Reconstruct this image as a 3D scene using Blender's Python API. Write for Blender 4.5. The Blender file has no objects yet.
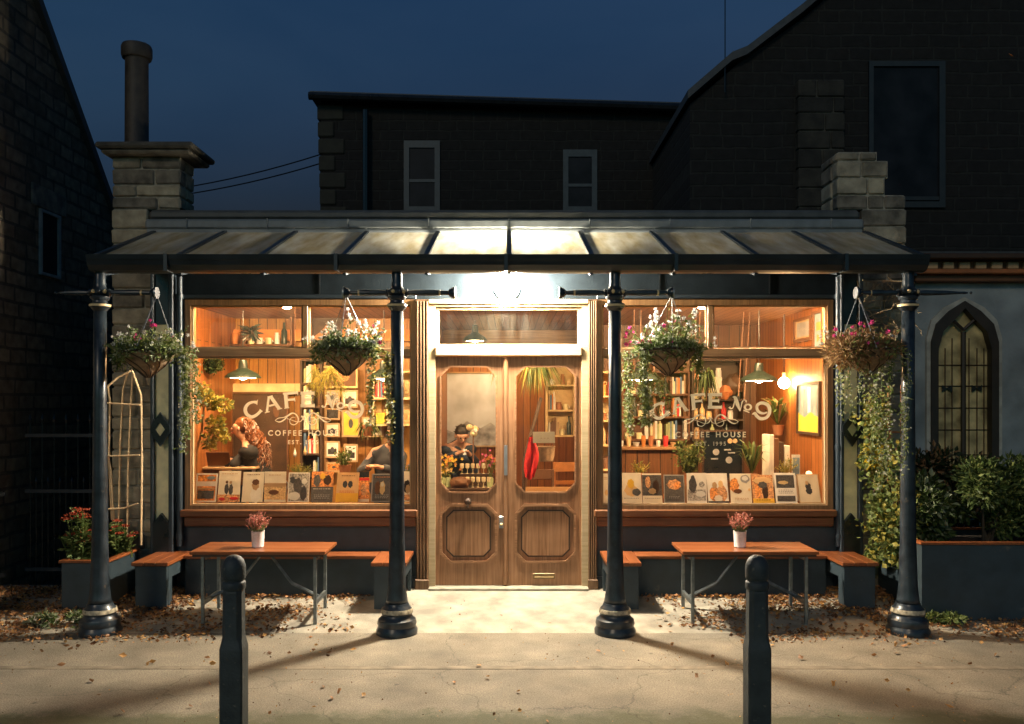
import bpy, bmesh, math, random
from mathutils import Vector, Matrix, noise
random.seed(9)
R = random.random
def U(a, b): return a + (b - a) * R()
scene = bpy.context.scene
COL = scene.collection
# ------------------------------------------------------------ camera frame helpers
F = 847.0; CX = 509.0; CY = 400.0; DY = 8.47; HZ = 2.0
def px(x, Y): return (x - CX) * (Y + DY) / F            # world X of a pixel column seen at distance Y
def pz(y, Y): return HZ - (y - CY) * (Y + DY) / F       # world Z of a pixel row seen at distance Y
def ground_z(Y):
    return max(0.0, min(1.0, (Y + 1.2) / 1.2)) * 0.13
# ------------------------------------------------------------ materials
MATS = {}
def nodes_of(m):
    m.use_nodes = True
    nt = m.node_tree
    b = nt.nodes['Principled BSDF']
    return nt, b
def N(nt, t, **kw):
    n = nt.nodes.new(t)
    for k, v in kw.items(): setattr(n, k, v)
    return n
def c4(c): return (c[0], c[1], c[2], 1)
def shade(c, f): return tuple(min(1, max(0, x * f)) for x in c)
def mat(name, col, rough=.6, metal=0, var=.25, vs=8, bump=.0, bs=60, col2=None, spec=.5, emit=None, es=0, coat=0, stretch=None, detail=6):
    """noise-varied paint / plaster / metal"""
    if name in MATS: return MATS[name]
    m = bpy.data.materials.new(name); nt, b = nodes_of(m)
    tc = N(nt, 'ShaderNodeTexCoord')
    src = tc.outputs['Object']
    if stretch:
        mp = N(nt, 'ShaderNodeMapping'); mp.inputs['Scale'].default_value = stretch
        nt.links.new(src, mp.inputs['Vector']); src = mp.outputs['Vector']
    n = N(nt, 'ShaderNodeTexNoise'); n.inputs['Scale'].default_value = vs; n.inputs['Detail'].default_value = detail
    nt.links.new(src, n.inputs['Vector'])
    r = N(nt, 'ShaderNodeValToRGB')
    r.color_ramp.elements[0].position = .32; r.color_ramp.elements[1].position = .68
    r.color_ramp.elements[0].color = c4(shade(col, 1 - var)); r.color_ramp.elements[1].color = c4(col2 if col2 else shade(col, 1 + var))
    nt.links.new(n.outputs['Fac'], r.inputs['Fac']); nt.links.new(r.outputs['Color'], b.inputs['Base Color'])
    rr = N(nt, 'ShaderNodeMapRange'); rr.inputs['To Min'].default_value = max(0.03, rough - .12); rr.inputs['To Max'].default_value = min(1, rough + .12)
    nt.links.new(n.outputs['Fac'], rr.inputs['Value']); nt.links.new(rr.outputs['Result'], b.inputs['Roughness'])
    b.inputs['Metallic'].default_value = metal; b.inputs['Specular IOR Level'].default_value = spec
    if coat: b.inputs['Coat Weight'].default_value = coat; b.inputs['Coat Roughness'].default_value = .15
    if bump:
        n2 = N(nt, 'ShaderNodeTexNoise'); n2.inputs['Scale'].default_value = bs; n2.inputs['Detail'].default_value = 4
        nt.links.new(src, n2.inputs['Vector'])
        bp = N(nt, 'ShaderNodeBump'); bp.inputs['Strength'].default_value = bump; bp.inputs['Distance'].default_value = .01
        nt.links.new(n2.outputs['Fac'], bp.inputs['Height']); nt.links.new(bp.outputs['Normal'], b.inputs['Normal'])
    if emit:
        b.inputs['Emission Color'].default_value = c4(emit); b.inputs['Emission Strength'].default_value = es
    MATS[name] = m
    return m
def mat_planks(name, c1, c2, axis='xz', w=.11, rough=.45, gap=.04, gloss=0):
    """vertical boards: axis says which coordinates run across / along the boards"""
    if name in MATS: return MATS[name]
    m = bpy.data.materials.new(name); nt, b = nodes_of(m)
    tc = N(nt, 'ShaderNodeTexCoord'); sp = N(nt, 'ShaderNodeSeparateXYZ'); nt.links.new(tc.outputs['Object'], sp.inputs[0])
    ix = {'x': 0, 'y': 1, 'z': 2}
    cb = N(nt, 'ShaderNodeCombineXYZ')
    nt.links.new(sp.outputs[ix[axis[1]]], cb.inputs[0]); nt.links.new(sp.outputs[ix[axis[0]]], cb.inputs[1])
    br = N(nt, 'ShaderNodeTexBrick'); br.offset = 0.37
    br.inputs['Scale'].default_value = 1; br.inputs['Brick Width'].default_value = 4.0; br.inputs['Row Height'].default_value = w
    br.inputs['Mortar Size'].default_value = gap * w; br.inputs['Color1'].default_value = c4(c1); br.inputs['Color2'].default_value = c4(c2)
    br.inputs['Mortar'].default_value = c4(shade(c1, .15)); br.inputs['Bias'].default_value = 0
    nt.links.new(cb.outputs[0], br.inputs['Vector'])
    mp = N(nt, 'ShaderNodeMapping'); mp.inputs['Scale'].default_value = (1.5, 28, 1)
    nt.links.new(cb.outputs[0], mp.inputs['Vector'])
    n = N(nt, 'ShaderNodeTexNoise'); n.inputs['Scale'].default_value = 2.2; n.inputs['Detail'].default_value = 8; n.inputs['Distortion'].default_value = .6
    nt.links.new(mp.outputs[0], n.inputs['Vector'])
    mx = N(nt, 'ShaderNodeMix', data_type='RGBA', blend_type='MULTIPLY'); mx.inputs[0].default_value = .7
    r = N(nt, 'ShaderNodeValToRGB'); r.color_ramp.elements[0].position = .3; r.color_ramp.elements[0].color = (.42, .38, .33, 1); r.color_ramp.elements[1].position = .66
    nt.links.new(n.outputs['Fac'], r.inputs['Fac'])
    nt.links.new(br.outputs['Color'], mx.inputs[6]); nt.links.new(r.outputs['Color'], mx.inputs[7])
    nt.links.new(mx.outputs[2], b.inputs['Base Color'])
    b.inputs['Roughness'].default_value = rough
    bp = N(nt, 'ShaderNodeBump'); bp.inputs['Strength'].default_value = .5; bp.inputs['Distance'].default_value = .006; bp.invert = True
    ad = N(nt, 'ShaderNodeMath', operation='MULTIPLY_ADD'); ad.inputs[1].default_value = -.25
    nt.links.new(n.outputs['Fac'], ad.inputs[0]); nt.links.new(br.outputs['Fac'], ad.inputs[2])
    nt.links.new(ad.outputs[0], bp.inputs['Height']); nt.links.new(bp.outputs['Normal'], b.inputs['Normal'])
    MATS[name] = m
    return m
def mat_wood(name, c1, c2, along='x', rough=.4, scale=1.0, coat=0):
    if name in MATS: return MATS[name]
    m = bpy.data.materials.new(name); nt, b = nodes_of(m)
    tc = N(nt, 'ShaderNodeTexCoord'); mp = N(nt, 'ShaderNodeMapping')
    s = {'x': (1.2, 30, 30), 'y': (30, 1.2, 30), 'z': (30, 30, 1.2)}[along]
    mp.inputs['Scale'].default_value = tuple(v * scale for v in s)
    nt.links.new(tc.outputs['Object'], mp.inputs['Vector'])
    n = N(nt, 'ShaderNodeTexNoise'); n.inputs['Scale'].default_value = 1.6; n.inputs['Detail'].default_value = 8; n.inputs['Distortion'].default_value = .8
    nt.links.new(mp.outputs[0], n.inputs['Vector'])
    n2 = N(nt, 'ShaderNodeTexNoise'); n2.inputs['Scale'].default_value = 5; n2.inputs['Detail'].default_value = 3
    nt.links.new(tc.outputs['Object'], n2.inputs['Vector'])
    r = N(nt, 'ShaderNodeValToRGB'); r.color_ramp.elements[0].position = .3; r.color_ramp.elements[1].position = .7
    r.color_ramp.elements[0].color = c4(c1); r.color_ramp.elements[1].color = c4(c2)
    ad = N(nt, 'ShaderNodeMath', operation='MULTIPLY_ADD'); ad.inputs[1].default_value = .45
    sb = N(nt, 'ShaderNodeMath', operation='SUBTRACT'); sb.inputs[1].default_value = .22
    nt.links.new(n2.outputs['Fac'], ad.inputs[0]); nt.links.new(n.outputs['Fac'], sb.inputs[0]); nt.links.new(sb.outputs[0], ad.inputs[2])
    nt.links.new(ad.outputs[0], r.inputs['Fac']); nt.links.new(r.outputs['Color'], b.inputs['Base Color'])
    b.inputs['Roughness'].default_value = rough
    if coat: b.inputs['Coat Weight'].default_value = coat; b.inputs['Coat Roughness'].default_value = .2
    bp = N(nt, 'ShaderNodeBump'); bp.inputs['Strength'].default_value = .25; bp.inputs['Distance'].default_value = .003
    nt.links.new(n.outputs['Fac'], bp.inputs['Height']); nt.links.new(bp.outputs['Normal'], b.inputs['Normal'])
    MATS[name] = m
    return m
def mat_masonry(name, c1, c2, mortar, axis='xz', bw=.42, bh=.19, ms=.018, rot=0):
    if name in MATS: return MATS[name]
    m = bpy.data.materials.new(name); nt, b = nodes_of(m)
    tc = N(nt, 'ShaderNodeTexCoord'); sp = N(nt, 'ShaderNodeSeparateXYZ'); nt.links.new(tc.outputs['Object'], sp.inputs[0])
    ix = {'x': 0, 'y': 1, 'z': 2}
    cb = N(nt, 'ShaderNodeCombineXYZ')
    nt.links.new(sp.outputs[ix[axis[0]]], cb.inputs[0]); nt.links.new(sp.outputs[ix[axis[1]]], cb.inputs[1])
    nw = N(nt, 'ShaderNodeTexNoise'); nw.inputs['Scale'].default_value = 2.5; nw.inputs['Detail'].default_value = 4
    nt.links.new(cb.outputs[0], nw.inputs['Vector'])
    av = N(nt, 'ShaderNodeVectorMath', operation='MULTIPLY_ADD'); av.inputs[1].default_value = (.07, .05, 0)
    nt.links.new(nw.outputs['Color'], av.inputs[0]); nt.links.new(cb.outputs[0], av.inputs[2])
    br = N(nt, 'ShaderNodeTexBrick'); br.offset = .43; br.squash = .72; br.squash_frequency = 3
    br.inputs['Scale'].default_value = 1; br.inputs['Brick Width'].default_value = bw; br.inputs['Row Height'].default_value = bh
    br.inputs['Mortar Size'].default_value = ms; br.inputs['Mortar Smooth'].default_value = .35
    br.inputs['Color1'].default_value = c4(c1); br.inputs['Color2'].default_value = c4(c2); br.inputs['Mortar'].default_value = c4(mortar)
    nt.links.new(av.outputs[0], br.inputs['Vector'])
    n = N(nt, 'ShaderNodeTexNoise'); n.inputs['Scale'].default_value = 9; n.inputs['Detail'].default_value = 8
    nt.links.new(tc.outputs['Object'], n.inputs['Vector'])
    mx = N(nt, 'ShaderNodeMix', data_type='RGBA', blend_type='MULTIPLY'); mx.inputs[0].default_value = .85
    r = N(nt, 'ShaderNodeValToRGB'); r.color_ramp.elements[0].position = .3; r.color_ramp.elements[0].color = (.35, .34, .32, 1); r.color_ramp.elements[1].position = .7; r.color_ramp.elements[1].color = (1.0, 1.0, 1.0, 1)
    nt.links.new(n.outputs['Fac'], r.inputs['Fac']); nt.links.new(br.outputs['Color'], mx.inputs[6]); nt.links.new(r.outputs['Color'], mx.inputs[7])
    nt.links.new(mx.outputs[2], b.inputs['Base Color']); b.inputs['Roughness'].default_value = .9
    bp = N(nt, 'ShaderNodeBump'); bp.inputs['Strength'].default_value = .8; bp.inputs['Distance'].default_value = .02; bp.invert = True
    ad = N(nt, 'ShaderNodeMath', operation='MULTIPLY_ADD'); ad.inputs[1].default_value = -.6
    nt.links.new(n.outputs['Fac'], ad.inputs[0]); nt.links.new(br.outputs['Fac'], ad.inputs[2])
    nt.links.new(ad.outputs[0], bp.inputs['Height']); nt.links.new(bp.outputs['Normal'], b.inputs['Normal'])
    MATS[name] = m
    return m
def mat_glass(name, tint=(1, 1, 1), refl=1.0, rough=.02, dirt=.0, dirtcol=(.5, .45, .35), dr=.2, tm=.6):
    if name in MATS: return MATS[name]
    m = bpy.data.materials.new(name); m.use_nodes = True; nt = m.node_tree; nt.nodes.clear()
    o = N(nt, 'ShaderNodeOutputMaterial'); tr = N(nt, 'ShaderNodeBsdfTransparent'); tr.inputs[0].default_value = c4(tint)
    gl = N(nt, 'ShaderNodeBsdfGlossy'); gl.inputs['Roughness'].default_value = rough; gl.inputs[0].default_value = (refl, refl, refl, 1)
    fr = N(nt, 'ShaderNodeFresnel'); fr.inputs['IOR'].default_value = 1.5
    mx = N(nt, 'ShaderNodeMixShader'); nt.links.new(fr.outputs[0], mx.inputs[0]); nt.links.new(tr.outputs[0], mx.inputs[1]); nt.links.new(gl.outputs[0], mx.inputs[2])
    out = mx.outputs[0]
    if dirt:
        df = N(nt, 'ShaderNodeBsdfDiffuse'); df.inputs[0].default_value = c4(dirtcol)
        tl = N(nt, 'ShaderNodeBsdfTranslucent'); tl.inputs[0].default_value = c4(dirtcol)
        m2 = N(nt, 'ShaderNodeMixShader'); m2.inputs[0].default_value = tm; nt.links.new(df.outputs[0], m2.inputs[1]); nt.links.new(tl.outputs[0], m2.inputs[2])
        tc = N(nt, 'ShaderNodeTexCoord'); mp = N(nt, 'ShaderNodeMapping'); mp.inputs['Scale'].default_value = (3, .7, .7)
        n = N(nt, 'ShaderNodeTexNoise'); n.inputs['Scale'].default_value = 2.4; n.inputs['Detail'].default_value = 9; n.inputs['Roughness'].default_value = .65
        nt.links.new(tc.outputs['Object'], mp.inputs[0]); nt.links.new(mp.outputs[0], n.inputs['Vector'])
        mr = N(nt, 'ShaderNodeMapRange'); mr.inputs['From Min'].default_value = .3; mr.inputs['From Max'].default_value = .7
        mr.inputs['To Min'].default_value = max(0, dirt - dr); mr.inputs['To Max'].default_value = min(1, dirt + dr)
        nt.links.new(n.outputs['Fac'], mr.inputs['Value'])
        n3 = N(nt, 'ShaderNodeTexNoise'); n3.inputs['Scale'].default_value = 3; n3.inputs['Detail'].default_value = 6
        nt.links.new(mp.outputs[0], n3.inputs['Vector'])
        cr = N(nt, 'ShaderNodeValToRGB'); cr.color_ramp.elements[0].position = .35; cr.color_ramp.elements[1].position = .65
        cr.color_ramp.elements[0].color = c4((dirtcol[0] * .7, dirtcol[1] * .62, dirtcol[2] * .45)); cr.color_ramp.elements[1].color = c4(dirtcol)
        nt.links.new(n3.outputs['Fac'], cr.inputs['Fac']); nt.links.new(cr.outputs[0], tl.inputs[0]); nt.links.new(cr.outputs[0], df.inputs[0])
        m3 = N(nt, 'ShaderNodeMixShader'); nt.links.new(mr.outputs[0], m3.inputs[0]); nt.links.new(out, m3.inputs[1]); nt.links.new(m2.outputs[0], m3.inputs[2]); out = m3.outputs[0]
    nt.links.new(out, o.inputs[0]); MATS[name] = m
    return m
def mat_emit(name, col, s):
    if name in MATS: return MATS[name]
    m = bpy.data.materials.new(name); m.use_nodes = True; nt = m.node_tree; nt.nodes.clear()
    o = N(nt, 'ShaderNodeOutputMaterial'); e = N(nt, 'ShaderNodeEmission'); e.inputs[0].default_value = c4(col); e.inputs[1].default_value = s
    nt.links.new(e.outputs[0], o.inputs[0]); MATS[name] = m
    return m
def mat_leaf(name, col, var=.35, rough=.55, trans=.3):
    if name in MATS: return MATS[name]
    m = mat(name, col, rough=rough, var=var, vs=14, spec=.3)
    nt = m.node_tree; b = nt.nodes['Principled BSDF']; o = [n for n in nt.nodes if n.type == 'OUTPUT_MATERIAL'][0]
    tl = N(nt, 'ShaderNodeBsdfTranslucent'); tl.inputs[0].default_value = c4(shade(col, 1.3))
    mx = N(nt, 'ShaderNodeMixShader'); mx.inputs[0].default_value = trans
    nt.links.new(b.outputs[0], mx.inputs[1]); nt.links.new(tl.outputs[0], mx.inputs[2]); nt.links.new(mx.outputs[0], o.inputs[0])
    return m
# palette of simple stuff
PAL = dict(
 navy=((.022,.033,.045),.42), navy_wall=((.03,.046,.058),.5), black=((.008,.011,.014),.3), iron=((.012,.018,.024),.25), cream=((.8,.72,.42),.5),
 white=((.75,.74,.7),.5), paper=((.72,.68,.58),.6), grey=((.3,.3,.3),.6), dgrey=((.06,.06,.065),.6), orange=((.6,.22,.05),.6), brown=((.14,.06,.025),.6),
 dbrown=((.05,.025,.013),.6), red=((.55,.03,.03),.6), yellow=((.75,.5,.06),.6), tan=((.45,.3,.16),.6), blue=((.08,.16,.28),.6), skin=((.6,.33,.2),.5),
 green=((.06,.1,.03),.6), lead=((.16,.18,.19),.55), terracotta=((.4,.16,.07),.7), steel=((.35,.35,.36),.35), darkgreen=((.02,.035,.028),.35),
 pink=((.6,.12,.25),.6), ginger=((.4,.14,.04),.5), blackcloth=((.012,.012,.014),.85), darkhair=((.02,.012,.008),.5), rope=((.35,.25,.14),.9),
 gold=((.7,.5,.25),.5), rust=((.35,.12,.04),.7), palegreen=((.35,.4,.2),.6), wicker=((.09,.05,.025),.8), bluegrey=((.2,.28,.33),.6), cane=((.72,.5,.28),.6))
def P(n):
    c, r = PAL[n]
    return mat(n, c, rough=r, var=.18, metal=(.6 if n == 'steel' else 0), bump=.15 if n in ('navy', 'navy_wall', 'lead', 'iron') else 0)
def add_wear(m, col, scale=18, lo=.6, hi=.66, rough=.85):
    """chips and dusty scuffs where the paint has gone"""
    nt = m.node_tree; b = nt.nodes['Principled BSDF']; src = b.inputs['Base Color'].links[0].from_socket; rs = b.inputs['Roughness'].links[0].from_socket
    tc = N(nt, 'ShaderNodeTexCoord'); n = N(nt, 'ShaderNodeTexNoise'); n.inputs['Scale'].default_value = scale; n.inputs['Detail'].default_value = 10; n.inputs['Roughness'].default_value = .68
    nt.links.new(tc.outputs['Object'], n.inputs['Vector'])
    mr = N(nt, 'ShaderNodeMapRange'); mr.inputs['From Min'].default_value = lo; mr.inputs['From Max'].default_value = hi; nt.links.new(n.outputs['Fac'], mr.inputs['Value'])
    mx = N(nt, 'ShaderNodeMix', data_type='RGBA'); mx.inputs[7].default_value = c4(col); nt.links.new(mr.outputs[0], mx.inputs[0]); nt.links.new(src, mx.inputs[6]); nt.links.new(mx.outputs[2], b.inputs['Base Color'])
    mf = N(nt, 'ShaderNodeMix'); mf.inputs[3].default_value = rough; nt.links.new(mr.outputs[0], mf.inputs[0]); nt.links.new(rs, mf.inputs[2]); nt.links.new(mf.outputs[0], b.inputs['Roughness'])
    return m
# ------------------------------------------------------------ mesh builder
class MB:
    def __init__(s): s.v = []; s.f = []; s.m = []; s.mats = []
    def mi(s, m):
        if isinstance(m, str): m = P(m)
        if m not in s.mats: s.mats.append(m)
        return s.mats.index(m)
    def add(s, vs, fs, m):
        k = len(s.v); i = s.mi(m); s.v += [tuple(v) for v in vs]
        for f in fs: s.f.append(tuple(k + q for q in f)); s.m.append(i)
        return s
    def box(s, x0, x1, y0, y1, z0, z1, m, bev=0, rz=0, c=None, jit=0):
        if bev:
            bm = bmesh.new(); bmesh.ops.create_cube(bm, size=1)
            for v in bm.verts: v.co = Vector(((x0 + x1) / 2 + v.co.x * (x1 - x0), (y0 + y1) / 2 + v.co.y * (y1 - y0), (z0 + z1) / 2 + v.co.z * (z1 - z0)))
            bmesh.ops.bevel(bm, geom=bm.edges[:], offset=bev, segments=1, affect='EDGES')
            if jit:
                for v in bm.verts: v.co += Vector((U(-jit, jit), U(-jit, jit), U(-jit, jit)))
            bm.verts.index_update()
            vs = [v.co.copy() for v in bm.verts]; fs = [[v.index for v in f.verts] for f in bm.faces]; bm.free()
        else:
            vs = [Vector(p) for p in ((x0,y0,z0),(x1,y0,z0),(x1,y1,z0),(x0,y1,z0),(x0,y0,z1),(x1,y0,z1),(x1,y1,z1),(x0,y1,z1))]
            fs = [(0,3,2,1),(4,5,6,7),(0,1,5,4),(1,2,6,5),(2,3,7,6),(3,0,4,7)]
        if rz:
            c = Vector(c or ((x0+x1)/2, (y0+y1)/2, 0)); q = Matrix.Rotation(rz, 3, 'Z'); vs = [c + q @ (v - c) for v in vs]
        return s.add(vs, fs, m)
    def prism(s, poly, a, b, m, axis='y'):
        """poly of 2D points; axis y: points are (x,z); axis x: points are (y,z); axis z: (x,y)"""
        mk = {'y': lambda p, t: (p[0], t, p[1]), 'x': lambda p, t: (t, p[0], p[1]), 'z': lambda p, t: (p[0], p[1], t)}[axis]
        n = len(poly); vs = [mk(p, a) for p in poly] + [mk(p, b) for p in poly]
        fs = [tuple(range(n))[::-1], tuple(range(n, 2 * n))] + [(i, (i + 1) % n, n + (i + 1) % n, n + i) for i in range(n)]
        return s.add(vs, fs, m)
    def ring(s, outer, inner, a, b, m):
        """frame between two same-length polygons in xz, from y=a (front) to y=b"""
        n = len(outer); vs = [(p[0], a, p[1]) for p in outer] + [(p[0], a, p[1]) for p in inner] + [(p[0], b, p[1]) for p in outer] + [(p[0], b, p[1]) for p in inner]
        fs = []
        for i in range(n):
            j = (i + 1) % n
            fs += [(i, j, n + j, n + i), (2*n+i, 3*n+i, 3*n+j, 2*n+j), (i, 2*n+i, 2*n+j, j), (n+i, n+j, 3*n+j, 3*n+i)]
        return s.add(vs, fs, m)
    def tube(s, pts, r, m, seg=8, caps=True):
        pts = [Vector(p) for p in pts]; n = len(pts); rs = r if isinstance(r, (list, tuple)) else [r] * n
        vs = []; up = None
        for i, p in enumerate(pts):
            d = (pts[min(i + 1, n - 1)] - pts[max(i - 1, 0)])
            if d.length < 1e-9: d = Vector((0, 0, 1))
            d.normalize()
            if up is None:
                a = Vector((0, 0, 1)) if abs(d.z) < .9 else Vector((1, 0, 0))
                up = d.cross(a).normalized()
            up = (up - d * up.dot(d)).normalized(); w = d.cross(up)
            for k in range(seg):
                t = 2 * math.pi * k / seg
                vs.append(p + (up * math.cos(t) + w * math.sin(t)) * rs[i])
        fs = [(i*seg+k, i*seg+(k+1) % seg, (i+1)*seg+(k+1) % seg, (i+1)*seg+k) for i in range(n-1) for k in range(seg)]
        if caps: fs += [tuple(range(seg))[::-1], tuple(range((n-1)*seg, n*seg))]
        return s.add(vs, fs, m)
    def lathe(s, prof, cx, cy, m, seg=24, axis='z', cz=0, flute=0, fl=None):
        """prof: (r,z) pairs; axis z about (cx,cy) or axis y / x through centre"""
        vs = []
        for i, (r, z) in enumerate(prof):
            for k in range(seg):
                t = 2 * math.pi * k / seg
                q = r * (1 - (flute if (k % 2) else 0)) if (flute and fl and fl[0] <= z <= fl[1]) else r
                if axis == 'z': vs.append((cx + q * math.cos(t), cy + q * math.sin(t), z + cz))
                elif axis == 'x': vs.append((cx + z, cy + q * math.cos(t), cz + q * math.sin(t)))
                else: vs.append((cx + q * math.cos(t), cy + z, cz + q * math.sin(t)))
        n = len(prof)
        fs = [(i*seg+k, i*seg+(k+1) % seg, (i+1)*seg+(k+1) % seg, (i+1)*seg+k) for i in range(n-1) for k in range(seg)]
        if prof[0][0] > 1e-4: fs.append(tuple(range(seg))[::-1])
        if prof[-1][0] > 1e-4: fs.append(tuple(range((n-1)*seg, n*seg)))
        return s.add(vs, fs, m)
    def ell(s, c, r, m, seg=12, rings=8, nz=0):
        vs = []; c = Vector(c); r = r if isinstance(r, (list, tuple)) else (r, r, r)
        for i in range(rings + 1):
            p = math.pi * i / rings
            for k in range(seg):
                t = 2 * math.pi * k / seg
                d = Vector((math.sin(p) * math.cos(t), math.sin(p) * math.sin(t), math.cos(p)))
                f = 1 + (nz * noise.noise(d * 2.3 + c * 3) if nz else 0)
                vs.append((c.x + d.x * r[0] * f, c.y + d.y * r[1] * f, c.z + d.z * r[2] * f))
        fs = [(i*seg+k, i*seg+(k+1) % seg, (i+1)*seg+(k+1) % seg, (i+1)*seg+k) for i in range(rings) for k in range(seg)]
        return s.add(vs, fs, m)
    def leaf(s, p, size, m, d=None, w=.5):
        p = Vector(p)
        if d is None: d = Vector((U(-1, 1), U(-1, 1), U(-1, 1)))
        d = d.normalized() if d.length > 1e-6 else Vector((0, 0, 1))
        a = Vector((U(-1, 1), U(-1, 1), U(-1, 1))); sd = d.cross(a)
        if sd.length < 1e-4: sd = Vector((1, 0, 0))
        sd.normalize(); up = sd.cross(d)
        L = size; W = size * w
        return s.add([p, p + d*L*.45 + sd*W*.5 + up*L*.06, p + d*L, p + d*L*.45 - sd*W*.5 + up*L*.06, p + d*L*.5 - up*L*.06], [(0, 4, 1), (4, 2, 1), (0, 3, 4), (4, 3, 2)], m)
    def flower(s, p, size, m, n=None):
        p = Vector(p); d = n or Vector((U(-.6, .6), -1, U(-.3, .8))); d = d.normalized()
        a = d.cross(Vector((0, 0, 1))).normalized(); b = d.cross(a)
        vs = [p - d * size * .15]; k0 = R() * 6
        for k in range(10):
            t = k0 + k * math.pi / 5; rr = size * (.5 if k % 2 == 0 else .28)
            vs.append(p + (a * math.cos(t) + b * math.sin(t)) * rr + d * size * .08)
        return s.add(vs, [(0, 1 + k, 1 + (k + 1) % 10) for k in range(10)], m)
    def build(s, name, parent=None, smooth=False, label=None):
        o_ = ORG.get(parent.name, Vector((0, 0, 0))) if parent else Vector((0, 0, 0))
        me = bpy.data.meshes.new(name)
        me.from_pydata([(v[0]-o_.x, v[1]-o_.y, v[2]-o_.z) for v in s.v], [], s.f)
        for m in s.mats: me.materials.append(m)
        me.polygons.foreach_set('material_index', s.m)
        bm = bmesh.new(); bm.from_mesh(me); 
        if len(s.v) < 60000: bmesh.ops.recalc_face_normals(bm, faces=bm.faces)
        bm.to_mesh(me); bm.free()
        if smooth:
            me.polygons.foreach_set('use_smooth', [True] * len(me.polygons))
            if smooth != 'all': me.set_sharp_from_angle(angle=math.radians(38))
        me.update()
        o = bpy.data.objects.new(name, me); COL.objects.link(o)
        if parent: o.parent = parent; ORG[o.name] = o_
        else: ORG[o.name] = Vector((0, 0, 0))
        if label: o['label'] = label
        return o
ORG = {}
def thing(name, label, cat, loc=(0, 0, 0), group=None):
    o = bpy.data.objects.new(name, None); COL.objects.link(o); o.location = loc; o.empty_display_size = .1
    ORG[o.name] = Vector(loc)
    return tag(o, label, cat, group)
def tag(o, label=None, cat=None, group=None, kind=None):
    if label: o['label'] = label
    if cat: o['category'] = cat
    if group: o['group'] = group
    if kind: o['kind'] = kind
    return o
def single(mb, name, label, cat, loc, group=None, smooth=False):
    """a thing that is one mesh, origin at its base"""
    e = Vector(loc); s_v = [(v[0]-e.x, v[1]-e.y, v[2]-e.z) for v in mb.v]; mb.v = s_v
    o = mb.build(name, None, smooth); o.location = e; ORG[o.name] = e
    return tag(o, label, cat, group)
def dup(o, parent=None, loc=None, rz=None, sc=None):
    c = o.copy(); COL.objects.link(c)
    if parent: c.parent = parent
    for ch in list(o.children): dup(ch, c)
    if loc is not None: c.location = loc
    if rz is not None: c.rotation_euler = (0, 0, rz)
    if sc is not None: c.scale = sc
    ORG[c.name] = Vector(c.location)
    return c
def structure(mb, name, smooth=False): return tag(mb.build(name, None, smooth), kind='structure')
def rect(x0, x1, z0, z1): return [(x0, z0), (x1, z0), (x1, z1), (x0, z1)]
def octo(x0, x1, z0, z1, c): return [(x0+c, z0), (x1-c, z0), (x1, z0+c), (x1, z1-c), (x1-c, z1), (x0+c, z1), (x0, z1-c), (x0, z0+c)]
SKY_TINT = (1.75, 4.6, 3.0, 1); SKY_STRENGTH = 1.0; SUN_E = .44; LAMP = 2250; PEND = 280; STRIP = 430
# ------------------------------------------------------------ camera, sky, light
cam_d = bpy.data.cameras.new('camera'); cam = bpy.data.objects.new('camera', cam_d); COL.objects.link(cam)
cam.location = (0, -DY, HZ); cam.rotation_euler = (math.pi / 2, 0, 0)
cam_d.sensor_width = 36; cam_d.lens = F / 1024 * 36; cam_d.shift_x = 3 / 1024; cam_d.shift_y = 38 / 1024
cam_d.clip_start = .05; cam_d.clip_end = 2000
scene.camera = cam
w = bpy.data.worlds.new('World'); scene.world = w; w.use_nodes = True; nt = w.node_tree
bg = nt.nodes['Background']
sky = N(nt, 'ShaderNodeTexSky'); sky.sky_type = 'NISHITA'; sky.sun_disc = False
sky.sun_elevation = math.radians(-3.5); sky.sun_rotation = math.radians(200); sky.air_density = 1; sky.dust_density = .3; sky.ozone_density = 3
tc = N(nt, 'ShaderNodeTexCoord'); mp = N(nt, 'ShaderNodeMapping'); mp.inputs['Scale'].default_value = (1, 1, 3)
cn = N(nt, 'ShaderNodeTexNoise'); cn.inputs['Scale'].default_value = 2.6; cn.inputs['Detail'].default_value = 6; cn.inputs['Distortion'].default_value = .4
nt.links.new(tc.outputs['Generated'], mp.inputs[0]); nt.links.new(mp.outputs[0], cn.inputs['Vector'])
cr = N(nt, 'ShaderNodeValToRGB'); cr.color_ramp.elements[0].position = .3; cr.color_ramp.elements[1].position = .7
cr.color_ramp.elements[0].color = (.72, .82, .86, 1); cr.color_ramp.elements[1].color = (1.1, 1.05, 1.0, 1)
nt.links.new(cn.outputs['Fac'], cr.inputs[0])
mm = N(nt, 'ShaderNodeMix', data_type='RGBA', blend_type='MULTIPLY'); mm.inputs[0].default_value = 1
nt.links.new(sky.outputs[0], mm.inputs[6]); nt.links.new(cr.outputs[0], mm.inputs[7])
m2 = N(nt, 'ShaderNodeMix', data_type='RGBA', blend_type='MULTIPLY'); m2.inputs[0].default_value = 1; m2.inputs[7].default_value = SKY_TINT
nt.links.new(mm.outputs[2], m2.inputs[6]); nt.links.new(m2.outputs[2], bg.inputs['Color'])
bg.inputs['Strength'].default_value = SKY_STRENGTH
sd = bpy.data.lights.new('night_fill_sun', 'SUN'); sun = bpy.data.objects.new('night_fill_sun', sd); COL.objects.link(sun)
sd.energy = SUN_E; sd.angle = math.radians(12); sd.color = (1, .8, .55)
sun.rotation_euler = (math.radians(62), 0, math.radians(-22))
vs_ = scene.view_settings; scene.display_settings.display_device = 'sRGB'
vs_.view_transform = 'Standard'; vs_.look = 'None'; vs_.exposure = 0; vs_.gamma = 1
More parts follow.
